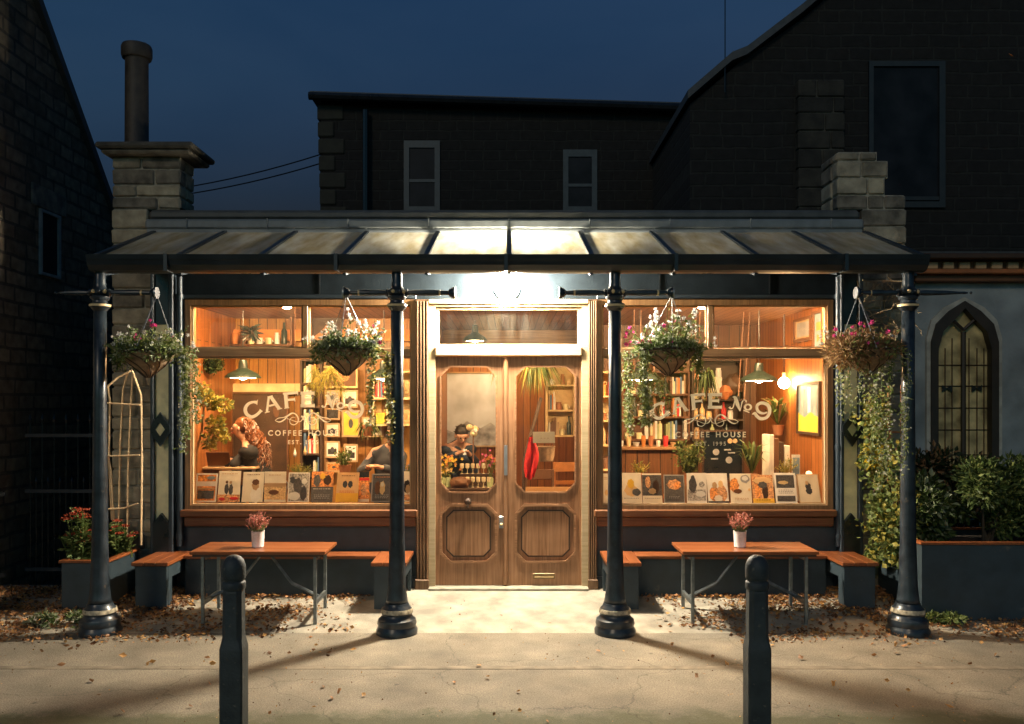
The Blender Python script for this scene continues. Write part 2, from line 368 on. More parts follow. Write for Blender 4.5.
cy = scene.cycles; cy.use_denoising = True; cy.max_bounces = 8; cy.transparent_max_bounces = 16; cy.sample_clamp_indirect = 4; cy.sample_clamp_direct = 0
cy.use_adaptive_sampling = False; cy.use_light_tree = True; cy.caustics_reflective = False
# ------------------------------------------------------------ ground
def mat_pave():
    m = mat('pave', (.235, .207, .165), rough=.85, var=.22, vs=3.2, bump=.6, bs=140, detail=9)
    nt = m.node_tree; b = nt.nodes['Principled BSDF']; src = b.inputs['Base Color'].links[0].from_socket
    tc = N(nt, 'ShaderNodeTexCoord')
    # fine aggregate
    n = N(nt, 'ShaderNodeTexNoise'); n.inputs['Scale'].default_value = 95; n.inputs['Detail'].default_value = 3
    nt.links.new(tc.outputs['Object'], n.inputs['Vector'])
    r = N(nt, 'ShaderNodeValToRGB'); r.color_ramp.elements[0].position = .36; r.color_ramp.elements[1].position = .62
    r.color_ramp.elements[0].color = (.55, .53, .5, 1); r.color_ramp.elements[1].color = (1.2, 1.18, 1.1, 1)
    nt.links.new(n.outputs['Fac'], r.inputs[0])
    mx = N(nt, 'ShaderNodeMix', data_type='RGBA', blend_type='MULTIPLY'); mx.inputs[0].default_value = .8
    nt.links.new(src, mx.inputs[6]); nt.links.new(r.outputs[0], mx.inputs[7])
    # blotchy stains
    n4 = N(nt, 'ShaderNodeTexNoise'); n4.inputs['Scale'].default_value = 1.1; n4.inputs['Detail'].default_value = 7; n4.inputs['Roughness'].default_value = .62
    nt.links.new(tc.outputs['Object'], n4.inputs['Vector'])
    r4 = N(nt, 'ShaderNodeValToRGB'); r4.color_ramp.elements[0].position = .35; r4.color_ramp.elements[1].position = .62
    r4.color_ramp.elements[0].color = (.66, .64, .62, 1); r4.color_ramp.elements[1].color = (1.05, 1.04, 1.02, 1)
    nt.links.new(n4.outputs['Fac'], r4.inputs[0])
    mx4 = N(nt, 'ShaderNodeMix', data_type='RGBA', blend_type='MULTIPLY'); mx4.inputs[0].default_value = .9
    nt.links.new(mx.outputs[2], mx4.inputs[6]); nt.links.new(r4.outputs[0], mx4.inputs[7])
    # moss growing along the line of the bollards
    sp = N(nt, 'ShaderNodeSeparateXYZ'); nt.links.new(tc.outputs['Object'], sp.inputs[0])
    ml = N(nt, 'ShaderNodeMath', operation='MULTIPLY_ADD'); ml.inputs[1].default_value = -1.6; ml.inputs[2].default_value = -1.6 * 3.0
    nt.links.new(sp.outputs[1], ml.inputs[0])
    n2 = N(nt, 'ShaderNodeTexNoise'); n2.inputs['Scale'].default_value = 3.5; n2.inputs['Detail'].default_value = 8; n2.inputs['Roughness'].default_value = .7
    nt.links.new(tc.outputs['Object'], n2.inputs['Vector'])
    a2 = N(nt, 'ShaderNodeMath', operation='ADD'); nt.links.new(ml.outputs[0], a2.inputs[0]); nt.links.new(n2.outputs['Fac'], a2.inputs[1])
    mr = N(nt, 'ShaderNodeMapRange'); mr.inputs['From Min'].default_value = .5; mr.inputs['From Max'].default_value = .75; mr.inputs['To Max'].default_value = .75
    nt.links.new(a2.outputs[0], mr.inputs['Value'])
    mx2 = N(nt, 'ShaderNodeMix', data_type='RGBA'); mx2.inputs[7].default_value = (.045, .055, .015, 1)
    nt.links.new(mr.outputs[0], mx2.inputs[0]); nt.links.new(mx4.outputs[2], mx2.inputs[6])
    # fine wandering cracks and trodden-in spots
    nd = N(nt, 'ShaderNodeTexNoise'); nd.inputs['Scale'].default_value = 2.2; nd.inputs['Detail'].default_value = 6
    nt.links.new(tc.outputs['Object'], nd.inputs['Vector'])
    va = N(nt, 'ShaderNodeVectorMath', operation='MULTIPLY_ADD'); va.inputs[1].default_value = (.5, .5, .5)
    nt.links.new(nd.outputs['Color'], va.inputs[0]); nt.links.new(tc.outputs['Object'], va.inputs[2])
    vo = N(nt, 'ShaderNodeTexVoronoi', feature='DISTANCE_TO_EDGE'); vo.inputs['Scale'].default_value = .75; nt.links.new(va.outputs[0], vo.inputs['Vector'])
    m5 = N(nt, 'ShaderNodeMapRange'); m5.inputs['From Max'].default_value = .007; m5.inputs['To Min'].default_value = .6; nt.links.new(vo.outputs['Distance'], m5.inputs['Value'])
    v2 = N(nt, 'ShaderNodeTexVoronoi'); v2.inputs['Scale'].default_value = 2.6; nt.links.new(tc.outputs['Object'], v2.inputs['Vector'])
    m6 = N(nt, 'ShaderNodeMapRange'); m6.inputs['From Min'].default_value = .035; m6.inputs['From Max'].default_value = .055; m6.inputs['To Min'].default_value = .55; nt.links.new(v2.outputs['Distance'], m6.inputs['Value'])
    mu = N(nt, 'ShaderNodeMath', operation='MULTIPLY'); nt.links.new(m5.outputs[0], mu.inputs[0]); nt.links.new(m6.outputs[0], mu.inputs[1])
    mx7 = N(nt, 'ShaderNodeMix', data_type='RGBA', blend_type='MULTIPLY'); mx7.inputs[0].default_value = 1
    nt.links.new(mx2.outputs[2], mx7.inputs[6]); nt.links.new(mu.outputs[0], mx7.inputs[7])
    nt.links.new(mx7.outputs[2], b.inputs['Base Color'])
    return m
pave = mat_pave()
g = MB(); g.add([(-300, -60, -.02), (300, -60, -.02), (300, 400, -.02), (-300, 400, -.02)], [(0, 1, 2, 3)], mat('earth', (.05, .045, .035), rough=.95, vs=2)); structure(g, 'ground')
g = MB()
xs = [-14 + i * .5 for i in range(57)]; ys = [-5.2 + i * .2 for i in range(15)] + [-2.16]; ys = [y for y in ys if y <= -2.16]
def sheet(xs, ys, m, off=0, amp=.004):
    vs = [(x, y, ground_z(y) + off + amp * noise.noise(Vector((x * .8, y * .8, 1)))) for y in ys for x in xs]; n = len(xs)
    return MB().add(vs, [(j*n+i, j*n+i+1, (j+1)*n+i+1, (j+1)*n+i) for j in range(len(ys)-1) for i in range(n-1)], m)
structure(sheet(xs, [-5.6 + .172 * i for i in range(21)], pave), 'pavement', 'all')
structure(sheet(xs, [-2.15 + .0731 * i for i in range(14)], pave), 'footpath', 'all')
# seam and flush kerb stone between pavement and forecourt
g = MB(); g.box(-14, 14, -2.18, -2.11, -.03, .003, mat('joint', (.2, .165, .12), rough=.95, var=.35, vs=7, bump=.5, bs=120)); structure(g, 'path_joint')
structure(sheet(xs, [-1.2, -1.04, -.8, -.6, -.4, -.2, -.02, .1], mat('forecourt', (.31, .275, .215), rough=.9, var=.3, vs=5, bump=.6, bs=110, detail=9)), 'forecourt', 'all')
# ------------------------------------------------------------ cafe building
cafe = thing('cafe_building', 'long low cafe shopfront with big lit windows, double door and dark blue frontage', 'building', (0, 0, .13))
woodf = mat_wood('frame_wood', (.2, .1, .04), (.36, .2, .09), 'x', .4); woodz = mat_wood('frame_wood_z', (.16, .08, .032), (.3, .16, .07), 'z', .4); postw = mat_wood('post_wood', (.09, .045, .02), (.2, .11, .055), 'z', .45)
woodrail = mat_wood('rail_wood', (.1, .035, .014), (.2, .08, .03), 'x', .4)
doorx = mat_wood('door_wood_x', (.2, .09, .038), (.4, .205, .105), 'x', .38); doorz = mat_wood('door_wood_z', (.2, .09, .038), (.4, .205, .105), 'z', .38)
pale = mat_wood('pale_wood', (.48, .36, .2), (.62, .49, .3), 'x', .45)
fx0, fx1 = -3.49, 3.41
# outer shell: front wall pieces round the openings, sides, roof
f = MB()
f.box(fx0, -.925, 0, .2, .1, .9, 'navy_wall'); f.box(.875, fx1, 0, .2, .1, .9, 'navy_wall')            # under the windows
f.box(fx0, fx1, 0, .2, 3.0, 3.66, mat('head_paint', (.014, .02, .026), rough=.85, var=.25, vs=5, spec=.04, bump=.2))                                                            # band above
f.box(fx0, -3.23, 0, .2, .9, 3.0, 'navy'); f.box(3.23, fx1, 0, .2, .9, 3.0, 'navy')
wl = f.build('wall', cafe)
s = MB(); s.box(fx0 - .35, fx0 - .002, .3, 5.2, 0, 3.66, mat_masonry('side_stone', (.16, .13, .09), (.1, .08, .06), (.14, .13, .11), 'yz')); s.box(fx1 + .002, fx1 + .35, .3, 5.2, 0, 3.66, MATS['side_stone']); s.box(fx0 - .35, fx1 + .35, 5.2, 5.5, 0, 3.66, 'dgrey')
s.build('side_wall', cafe)
r = MB(); r.box(fx0 - .1, fx1 + .1, .1, 5.5, 3.663, 3.75, mat('slate', (.05, .055, .06), rough=.6, vs=12)); r.build('roof', cafe)
fl = MB(); fl.box(-3.62, 3.53, -.06, .1, 3.70, 3.80, 'lead', bev=.02); fl.box(-3.6, 3.51, -.02, .12, 3.80, 3.9, mat('lead_dark', (.07, .075, .075), rough=.6, vs=6), bev=.03); fl.box(-3.6, 3.51, -.05, -.001, 3.66, 3.698, 'lead')
for i in range(9): fl.tube([(-3.2 + i * .8, -.068, 3.70), (-3.2 + i * .8, -.068, 3.8)], .006, 'lead', 6)
fl.build('lead_flashing', cafe)
# fascia mouldings above the windows
f = MB(); f.box(-3.3, -.925, -.03, -.001, 3.01, 3.05, 'navy', bev=.006); f.box(.875, 3.3, -.03, -.001, 3.01, 3.05, 'navy', bev=.006)
f.box(fx0, fx1, -.06, -.001, 3.26, 3.31, 'navy', bev=.01)
for xx in (-1.9, -.2, 1.5, 2.6): f.box(xx, xx + .012, -.008, -.001, 3.06, 3.255, 'black')
f.build('fascia', cafe)
# rail and skirting
for a, b in ((-3.23, -.925), (.875, 3.23)):
    f = MB(); f.box(a, b, -.055, -.001, .745, .838, woodrail, bev=.008); f.box(a + .005, b - .005, -.03, -.001, .838, .85, 'dbrown'); f.build('dado_rail', cafe)
    f = MB(); f.box(a, b, -.03, -.001, .12, .24, 'navy', bev=.006); f.build('skirting', cafe)
# lettering on the glass, traced as ribbons
def ribbon(mb, pts, ws, m, tf, off):
    n = len(pts); P2 = [Vector(p) for p in pts]
    # smooth with catmull
    Q = []; W = []
    for i in range(n - 1):
        p0, p1, p2, p3 = P2[max(0, i-1)], P2[i], P2[i+1], P2[min(n-1, i+2)]
        st = 5 if n > 2 else 1
        for k in range(st):
            t = k / st
            Q.append(.5 * ((2*p1) + (-p0+p2)*t + (2*p0-5*p1+4*p2-p3)*t*t + (-p0+3*p1-3*p2+p3)*t**3)); W.append(ws[i] * (1-t) + ws[i+1] * t)
    Q.append(P2[-1]); W.append(ws[-1])
    vs = []
    for i, q in enumerate(Q):
        d = Q[min(i+1, len(Q)-1)] - Q[max(i-1, 0)]; d.normalize(); nn = Vector((-d.y, d.x)) * W[i] / 2
        vs += [tf(q + nn, off), tf(q - nn, off)]
    mb.add(vs, [(2*i, 2*i+1, 2*i+3, 2*i+2) for i in range(len(Q)-1)], m)
def text_mesh(ch, size):
    cu = bpy.data.curves.new('t', 'FONT'); cu.body = ch; cu.size = size; cu.resolution_u = 3; cu.offset = size * .022
    o = bpy.data.objects.new('t', cu); me = o.to_mesh(); vs = [v.co.copy() for v in me.vertices]; fs = [tuple(p.vertices) for p in me.polygons]
    o.to_mesh_clear(); bpy.data.objects.remove(o); bpy.data.curves.remove(cu)
    return vs, fs
def logo(mb, x0, y0, k, Y, m):
    def big(bx, by): return ((x0 + (bx - 350) * k - CX) * (Y + DY) / F, (y0 + (by - 62) * k * 1.03))
    cnt = [0]
    def tfm(ox, oy, s=5.689):
        def tf(p, off):
            X, yy = big(ox + p.x / s, oy + p.y / s); return (X, Y - off, pz(yy, Y))
        return tf
    def rb(pts, ws, o=(340, 50)):
        cnt[0] += 1; ribbon(mb, pts, ws, m, tfm(*o), .0003 * cnt[0])
    A = (340, 50); B = (510, 50)
    rb([(275,232),(215,225),(150,245),(105,290),(91,345),(115,405),(180,445),(240,430),(290,395),(332,352)], [56,36,44,50,56,54,50,46,44,44])
    rb([(281,192),(270,266)], [10,12]); rb([(312,332),(358,366)], [10,12])
    rb([(452,150),(422,378)], [34,36]); rb([(482,145),(615,330)], [52,54]); rb([(455,283),(575,255)], [28,28]); rb([(432,152),(510,133)], [18,18]); rb([(392,386),(464,368)], [14,14]); rb([(582,338),(656,318)], [14,14])
    rb([(708,98),(728,314)], [56,56]); rb([(675,104),(892,84)], [38,36]); rb([(735,194),(852,184)], [34,34]); rb([(890,64),(896,124)], [13,13]); rb([(846,160),(854,216)], [12,12]); rb([(690,318),(766,309)], [14,14]); rb([(668,102),(690,100)], [16,16])
    rb([(977,74),(977,300)], [56,56]); 
    rb([(-28,92),(186,92)], [46,46], B); rb([(0,183),(140,183)], [40,40], B); rb([(-28,280),(188,280)], [44,44], B); rb([(182,66),(182,130)], [12,12], B); rb([(137,153),(137,214)], [12,12], B); rb([(182,250),(182,308)], [12,12], B)
    rb([(300,275),(318,298),(350,292),(368,245),(382,190),(392,150)], [36,22,18,16,16,18], B); rb([(350,128),(390,140),(425,235),(466,340)], [8,52,58,10], B); rb([(466,335),(486,240),(500,195),(525,172),(556,184),(552,205)], [10,18,20,18,24,28], B)
    rb([(583,236),(618,250),(632,278),(615,308),(583,318),(550,308),(538,278),(552,248),(583,236)], [22,30,34,30,22,30,34,30,22][0:9] if True else 0, B)
    rb([(518,325),(606,357)], [17,17], B)
    rb([(648,384),(690,372),(720,412),(765,444),(820,448),(875,425),(908,375),(916,315),(890,252),(830,220),(765,222),(722,262),(730,325),(775,362),(830,370),(880,352)], [8,50,50,48,46,46,50,54,52,48,44,46,46,40,30,20], B)
    for mir in (0, 1):
        def M_(l): return [((2 * 978 - a) if mir else a, b) for a, b in l]
        rb(M_([(552,496),(600,465),(680,453),(740,432),(790,398),(835,390),(880,420),(905,470),(895,525),(860,556),(830,562),(790,545),(774,505),(790,468),(825,450),(860,456)]), [4,12,12,26,26,18,22,20,14,12,14,14,12,9,8,4])
        rb(M_([(552,498),(600,520),(650,512),(700,478),(740,440)]), [4,14,20,20,18]); rb(M_([(735,470),(800,490),(880,518),(940,512),(968,480),(975,448),(950,436)]), [8,9,10,12,16,22,34])
    def word(t, bx0, bx1, by, cap):
        wd = []; tot = 0
        for ch in t:
            if ch == ' ': wd.append((None, cap * .42)); tot += cap * .42; continue
            vs, fs = text_mesh(ch, cap / .73); a = min(v.x for v in vs); b = max(v.x for v in vs); wd.append(((vs, fs, a), b - a)); tot += b - a
        gp = (bx1 - bx0 - tot) / (len(t) - 1); cx = bx0
        for g_, wdt in wd:
            if g_:
                vs, fs, a = g_; cnt[0] += 1; out = []
                for v in vs:
                    X, yy = big(cx + v.x - a, by - v.y); out.append((X, Y - .0003 * cnt[0], pz(yy, Y)))
                mb.add(out, fs, m)
            cx += wdt + gp
    word('COFFEE HOUSE', 418, 607, 177, 14.5); word('EST. 1995', 472, 553, 199, 10.5)
letter_m = mat_leaf('lettering_paint', (1, .93, .7), var=.03, rough=.5, trans=.68)
glass = mat_glass('window_glass', (.96, .97, .96), 1, dirt=.005, dr=.03, dirtcol=(.5, .48, .42), tm=.3)
frameZ = dict()
for side, (a, b, mu, ax, ay) in enumerate(((186, 416.5, 305.5, 243, 391.5), (596.5, 832, 710, 650, 393))):
    X = lambda p: (p - CX) / 100.0
    Zt, Zb, zl, zh = 3.0, .90, 2.46, 2.52
    wn = MB(); t = .055
    wn.ring(rect(X(a), X(b), Zb, Zt), rect(X(a) + t, X(b) - t, Zb + .05, Zt - t), -.03, .12, woodz)                         # outer frame
    wn.box(X(a) + t, X(b) - t, -.02, .1, zl - .03, zh, woodf, bev=.006)
    wn.box(X(mu) - .028, X(mu) + .028, -.02, .1, zh, Zt - t, woodz, bev=.006)
    fr = wn.build('shop_window', cafe)
    q = MB()     # thin pale beads inside each light
    for (l, r_, lo, hi) in ((X(a)+t, X(mu)-.028, zh, Zt-t), (X(mu)+.028, X(b)-t, zh, Zt-t), (X(a)+t, X(b)-t, Zb+.05, zl-.03)):
        q.ring(rect(l, r_, lo, hi), rect(l + .014, r_ - .014, lo + .014, hi - .014), .0, .04, 'tan')
    q.build('glazing_bead', fr)
    for (l, r_, lo, hi) in ((X(a)+t, X(mu)-.028, zh, Zt-t), (X(mu)+.028, X(b)-t, zh, Zt-t), (X(a)+t, X(b)-t, Zb+.05, zl-.03)):
        q = MB(); q.add([(l+.002, .05, lo+.002), (r_-.002, .05, lo+.002), (r_-.002, .05, hi-.002), (l+.002, .05, hi-.002)], [(0, 1, 2, 3)], glass); q.build('pane', fr)
    q = MB(); q.box(X(a) - .03, X(b) + .02, -.09, -.031, Zb - .06, Zb + .012, woodrail, bev=.01); q.build('sill', fr)
    q = MB(); logo(q, ax, ay, .372, .044, letter_m); q.build('lettering', fr)
# warm strips added unseen behind the window heads to light the posters
for (a, b) in ((-3.1, -1.05), (1.0, 3.15)):
    q = MB(); q.box(a, b, .125, .165, 2.955, 2.975, mat_emit('added_strip_glow', (1, .6, .28), STRIP)); q.box(a, b, .122, .17, 2.976, 2.998, 'white'); q.build('added_strip_light', cafe)
# pilasters with cream panels and diamonds, downpipes
for sx in (-1, 1):
    xc = -3.435 if sx < 0 else 3.385 + .005
    pl = MB(); w_ = .115
    pl.box(xc - w_, xc - .075, -.1, -.002, .1, 3.25, 'navy', bev=.01); pl.box(xc + .065, xc + w_, -.1, -.002, .1, 3.25, 'navy', bev=.01)
    pl.box(xc - .075, xc + .065, -.07, -.002, .1, .72, 'black'); pl.box(xc - .075, xc + .065, -.07, -.002, 2.75, 3.25, 'black')
    po = pl.build('pilaster', cafe)
    q = MB(); q.box(xc - .075, xc + .065, -.06, -.002, .72, 2.75, 'cream'); q.build('cream_panel', po)
    q = MB(); q.prism([(xc - .085, .1), (xc + .075, .1), (xc + .075, .78), (xc - .005, .88), (xc - .085, .78)], -.105, -.0605, 'black'); q.build('pointed_block', po)
    q = MB(); zc = 1.71
    dm = [(xc-.005, zc-.17), (xc+.09, zc-.03), (xc+.09, zc+.03), (xc-.005, zc+.17), (xc-.1, zc+.03), (xc-.1, zc-.03)]; dn = [(xc-.005, zc-.07), (xc+.045, zc), (xc+.045, zc), (xc-.005, zc+.07), (xc-.055, zc), (xc-.055, zc)]
    q.ring(dm, dn, -.125, -.101, 'black'); q.prism([(xc-.005, zc-.075), (xc+.05, zc), (xc-.005, zc+.075), (xc-.055, zc)], -.112, -.061, 'cream'); q.build('diamond', po)
    xp = -3.27 if sx < 0 else 3.27
    q = MB(); q.tube([(xp, -.06, .55), (xp, -.06, 3.22)], .028, 'navy', 12)
    for z in (.62, 1.5, 2.5, 3.0): q.tube([(xp, -.06, z), (xp, -.06, z + .05)], .036, 'navy', 12)
    q.build('downpipe', cafe, True)
# door case
dcase = None
for a, b in ((-.925, -.80), (.79, .875)):
    dc = MB(); dc.box(a, b, -.05, .2, .1, 3.0, postw); n = 4
    for i in range(n):
        w_ = (b - a) / n; dc.tube([(a + w_ * (i + .5), -.052, .22), (a + w_ * (i + .5), -.052, 2.98)], w_ * .42, postw, 8)
    dc.box(a - .008, b + .008, -.085, -.05, .12, .22, postw, bev=.008)
    o = dc.build('door_post', cafe)
    if dcase is None: dcase = cafe
q = MB(); q.ring([(-.80, .13), (.79, .13), (.79, 3.0), (-.80, 3.0)], [(-.735, .13), (.725, .13), (.725, 2.93), (-.735, 2.93)], -.03, .15, pale)
q.box(-.735, .725, -.045, .12, 2.44, 2.53, pale, bev=.008); q.box(-.80, .79, -.06, -.031, 2.955, 3.0, pale, bev=.006)
q.ring(rect(-.735, .725, 2.53, 2.93), rect(-.70, .69, 2.56, 2.90), .0, .1, pale); q.build('door_frame', dcase)
q = MB(); q.add([(-.70, .05, 2.56), (.69, .05, 2.56), (.69, .05, 2.90), (-.70, .05, 2.90)], [(0, 1, 2, 3)], glass); q.build('fanlight', dcase)
q = MB(); q.box(-.80, .79, -.12, .2, .06, .145, mat('step', (.3, .27, .2), rough=.8, bump=.3), bev=.01); q.build('doorstep', dcase)
for k, (a, b, ga, gb) in enumerate(((-.735, -.045, -.68, -.13), (-.015, .725, .07, .66))):
    d = MB(); z0, z1, Yf, Yb = .15, 2.43, -.002, .045
    g0, g1, p0, p1, c = 1.08, 2.33, .38, .95, .09
    out8 = lambda x0, x1, z0, z1: [(x0, z0), (x1, z0), (x1, z0), (x1, z1), (x1, z1), (x0, z1), (x0, z1), (x0, z0)]
    d.ring(out8(a, b, 1.015, z1), octo(ga, gb, g0, g1, c), Yf, Yb, doorz)
    d.ring(out8(a, b, z0, 1.015), octo(ga, gb, p0, p1, c), Yf, Yb, doorz)
    d.prism(octo(ga - .001, gb + .001, p0, p1, c), .022, .04, doorz)
    dr = d.build('door', cafe)
    def mould(x0, x1, zz0, zz1, cc, wd, y0_, y1_, m, nm):
        q = MB(); q.ring(octo(x0, x1, zz0, zz1, cc), octo(x0 + wd, x1 - wd, zz0 + wd, zz1 - wd, cc - wd * .41), y0_, y1_, m); return q.build(nm, dr)
    mould(ga - .012, gb + .012, g0 - .012, g1 + .012, c + .005, .016, -.012, .0, doorx, 'glass_moulding')
    mould(ga - .012, gb + .012, p0 - .012, p1 + .012, c + .005, .025, -.012, .0, doorx, 'panel_moulding')
    q = MB(); q.ring(octo(ga + .05, gb - .05, p0 + .05, p1 - .05, c - .02), octo(ga + .062, gb - .062, p0 + .062, p1 - .062, c - .025), .008, .0215, 'dbrown'); q.prism(octo(ga + .064, gb - .064, p0 + .064, p1 - .064, c - .025), .006, .0215, doorz); q.build('raised_panel', dr)
    q = MB(); q.prism(octo(ga + .001, gb - .001, g0 + .001, g1 - .001, c), .02, .024, glass); q.build('door_glass', dr)
    if k == 0:
        q = MB(); q.box(-.10, -.055, -.022, -.003, .72, .84, 'steel', bev=.004); q.lathe([(0, 0), (.014, 0), (.016, -.01), (.012, -.02), (0, -.024)], -.078, -.022, 'gold', 12, 'y', .76); q.build('lock_plate', dr)
        q = MB(); q.lathe([(.034, 0), (.036, -.012), (.022, -.02), (.03, -.035), (.02, -.05), (0, -.052)], -.41, -.002, 'dbrown', 16, 'y', .985); q.tube([(-.41, -.04, .985), (-.41, -.045, .93)], .012, 'dbrown', 8); q.build('knocker', dr)
    else:
        q = MB(); q.box(.24, .46, -.016, -.003, .215, .27, mat('brass_dull', (.2, .13, .06), rough=.4, metal=.5), bev=.004); q.box(.255, .445, -.022, -.0165, .228, .24, 'gold'); q.build('letter_plate', dr)
q = MB(); q.box(-.058, -.008, -.03, .05, .15, 2.43, doorz, bev=.012); q.build('meeting_stile', cafe)
q = MB(); q.box(-.05, -.015, -.034, -.031, 1.25, 1.55, 'steel'); q.build('push_plate', cafe)
# interior shell
ipl = mat_planks('room_planks', (.27, .085, .02), (.4, .15, .04), 'xz'); iplY = mat_planks('room_planks_y', (.27, .085, .02), (.4, .15, .04), 'yz')
icl = mat_planks('ceiling_planks', (.36, .15, .05), (.46, .21, .07), 'xy', w=.09); ifl = mat_planks('floor_planks', (.16, .08, .04), (.22, .12, .06), 'xy', w=.14)
iplD = mat_planks('dark_planks', (.14, .055, .02), (.2, .085, .03), 'xz', w=.14)
iplG = mat_planks('golden_planks', (.34, .15, .035), (.5, .25, .06), 'xz')
q = MB(); q.box(-3.42, -3.36, .2, 2.0, .15, 3.0, iplY); q.box(-3.36, -.95, 1.94, 2.0, .15, 3.0, iplG); q.box(-1.01, -.95, 2.0, 4.6, .15, 3.0, iplY); q.box(-1.01, 1.1, 4.6, 4.66, .15, 3.0, ipl); q.box(1.04, 1.1, 2.9, 4.6, .15, 3.0, iplY); q.box(1.04, 3.36, 2.84, 2.9, .15, 3.0, iplD); q.box(3.30, 3.36, .2, 2.84, .15, 3.0, iplY); q.build('inner_wall', cafe)
q = MB(); q.box(-3.42, 3.40, .2, 4.7, 3.0, 3.05, icl)
q.build('ceiling', cafe)
q = MB(); q.box(-3.42, 3.40, .2, 4.7, .1, .149, ifl); q.build('floor', cafe)
q = MB(); q.box(-3.36, -.95, 1.86, 1.94, 2.72, 2.86, 'orange'); q.box(-2.32, -2.2, 1.8, 1.94, .15, 2.72, woodz, bev=.01); q.box(-3.36, -2.32, 1.84, 1.94, 2.1, 2.2, 'gold'); q.box(-1.55, -1.43, 1.8, 1.94, .15, 2.72, woodz, bev=.01); q.box(-.94, 1.03, 3.56, 3.68, 2.7, 2.998, woodf, bev=.01); q.box(2.3, 2.42, 2.7, 2.84, .15, 3, woodz); q.box(1.9, 1.93, 2.7, 2.84, .15, 3, woodz); q.build('inner_beam_and_lamp_screen', cafe)  # deep cross beam is added to hide the fill lamp behind it
q = MB()
for a, b in ((-3.18, -.94), (.88, 3.2)): q.box(a, b, .13, .42, .86, .92, woodf, bev=.01)
q.build('window_board', cafe)
# ------------------------------------------------------------ glazed canopy
can = thing('glass_canopy', 'long glazed canopy with dark glazing bars and gutter over the whole shopfront', 'canopy', (0, -.6, 3.2))
cg = mat_glass('canopy_glass', (.9, .9, .85), .5, .25, dirt=.82, dr=.14, tm=.17, dirtcol=(.46, .44, .36))
XB = [-3.53 + .706 * i for i in range(11)]
zf, zb, yf, yb = 3.232, 3.665, -1.21, -.055
for i in range(10):
    q = MB(); a, b = XB[i] + .02, XB[i+1] - .02
    q.add([(a, yf, zf), (b, yf, zf), (b, yb, zb), (a, yb, zb)], [(0, 1, 2, 3)], cg); q.build('roof_pane', can)
for x in XB:
    q = MB(); h = .02
    q.prism([(yf - .02, zf - .05), (yf - .02, zf + .018), (yb, zb + .018), (yb, zb - .05)], x - .022, x + .022, 'navy', 'x'); q.build('glazing_bar', can)
q = MB(); prof = [(-1.36, 3.225), (-1.35, 3.19), (-1.34, 3.17), (-1.33, 3.14), (-1.29, 3.10), (-1.25, 3.09), (-1.2, 3.09), (-1.2, 3.225), (-1.215, 3.225), (-1.215, 3.12), (-1.28, 3.12), (-1.31, 3.15), (-1.325, 3.19), (-1.34, 3.225)]
q.prism(prof, -3.56, 3.54, mat('gutter_paint', (.014, .02, .025), rough=.4, var=.3, vs=4), 'x')
for i in range(5):
    x = -2.9 + i * 1.43; q.box(x, x + .03, -1.365, -1.195, 3.085, 3.23, MATS['gutter_paint'])
q.build('gutter', can)
q = MB(); q.box(-3.56, 3.52, -1.195, -1.12, 3.095, 3.2, 'black', bev=.01); q.build('front_beam', can)
for x in (-3.53, 3.53):
    q = MB(); q.prism([(yf + .1, 3.08), (yf + .1, zf - .03), (yb, zb - .06), (yb, 3.5), (-.06, 3.3)], x - .015, x + .015, 'navy', 'x'); q.build('end_panel', can)
q = MB()
for x in XB[1:-1]: q.prism([(yf, 3.07), (yf, 3.16), (-.061, 3.36), (-.061, 3.32)], x - .015, x + .015, 'navy', 'x')
q.build('rafter_stay', can)
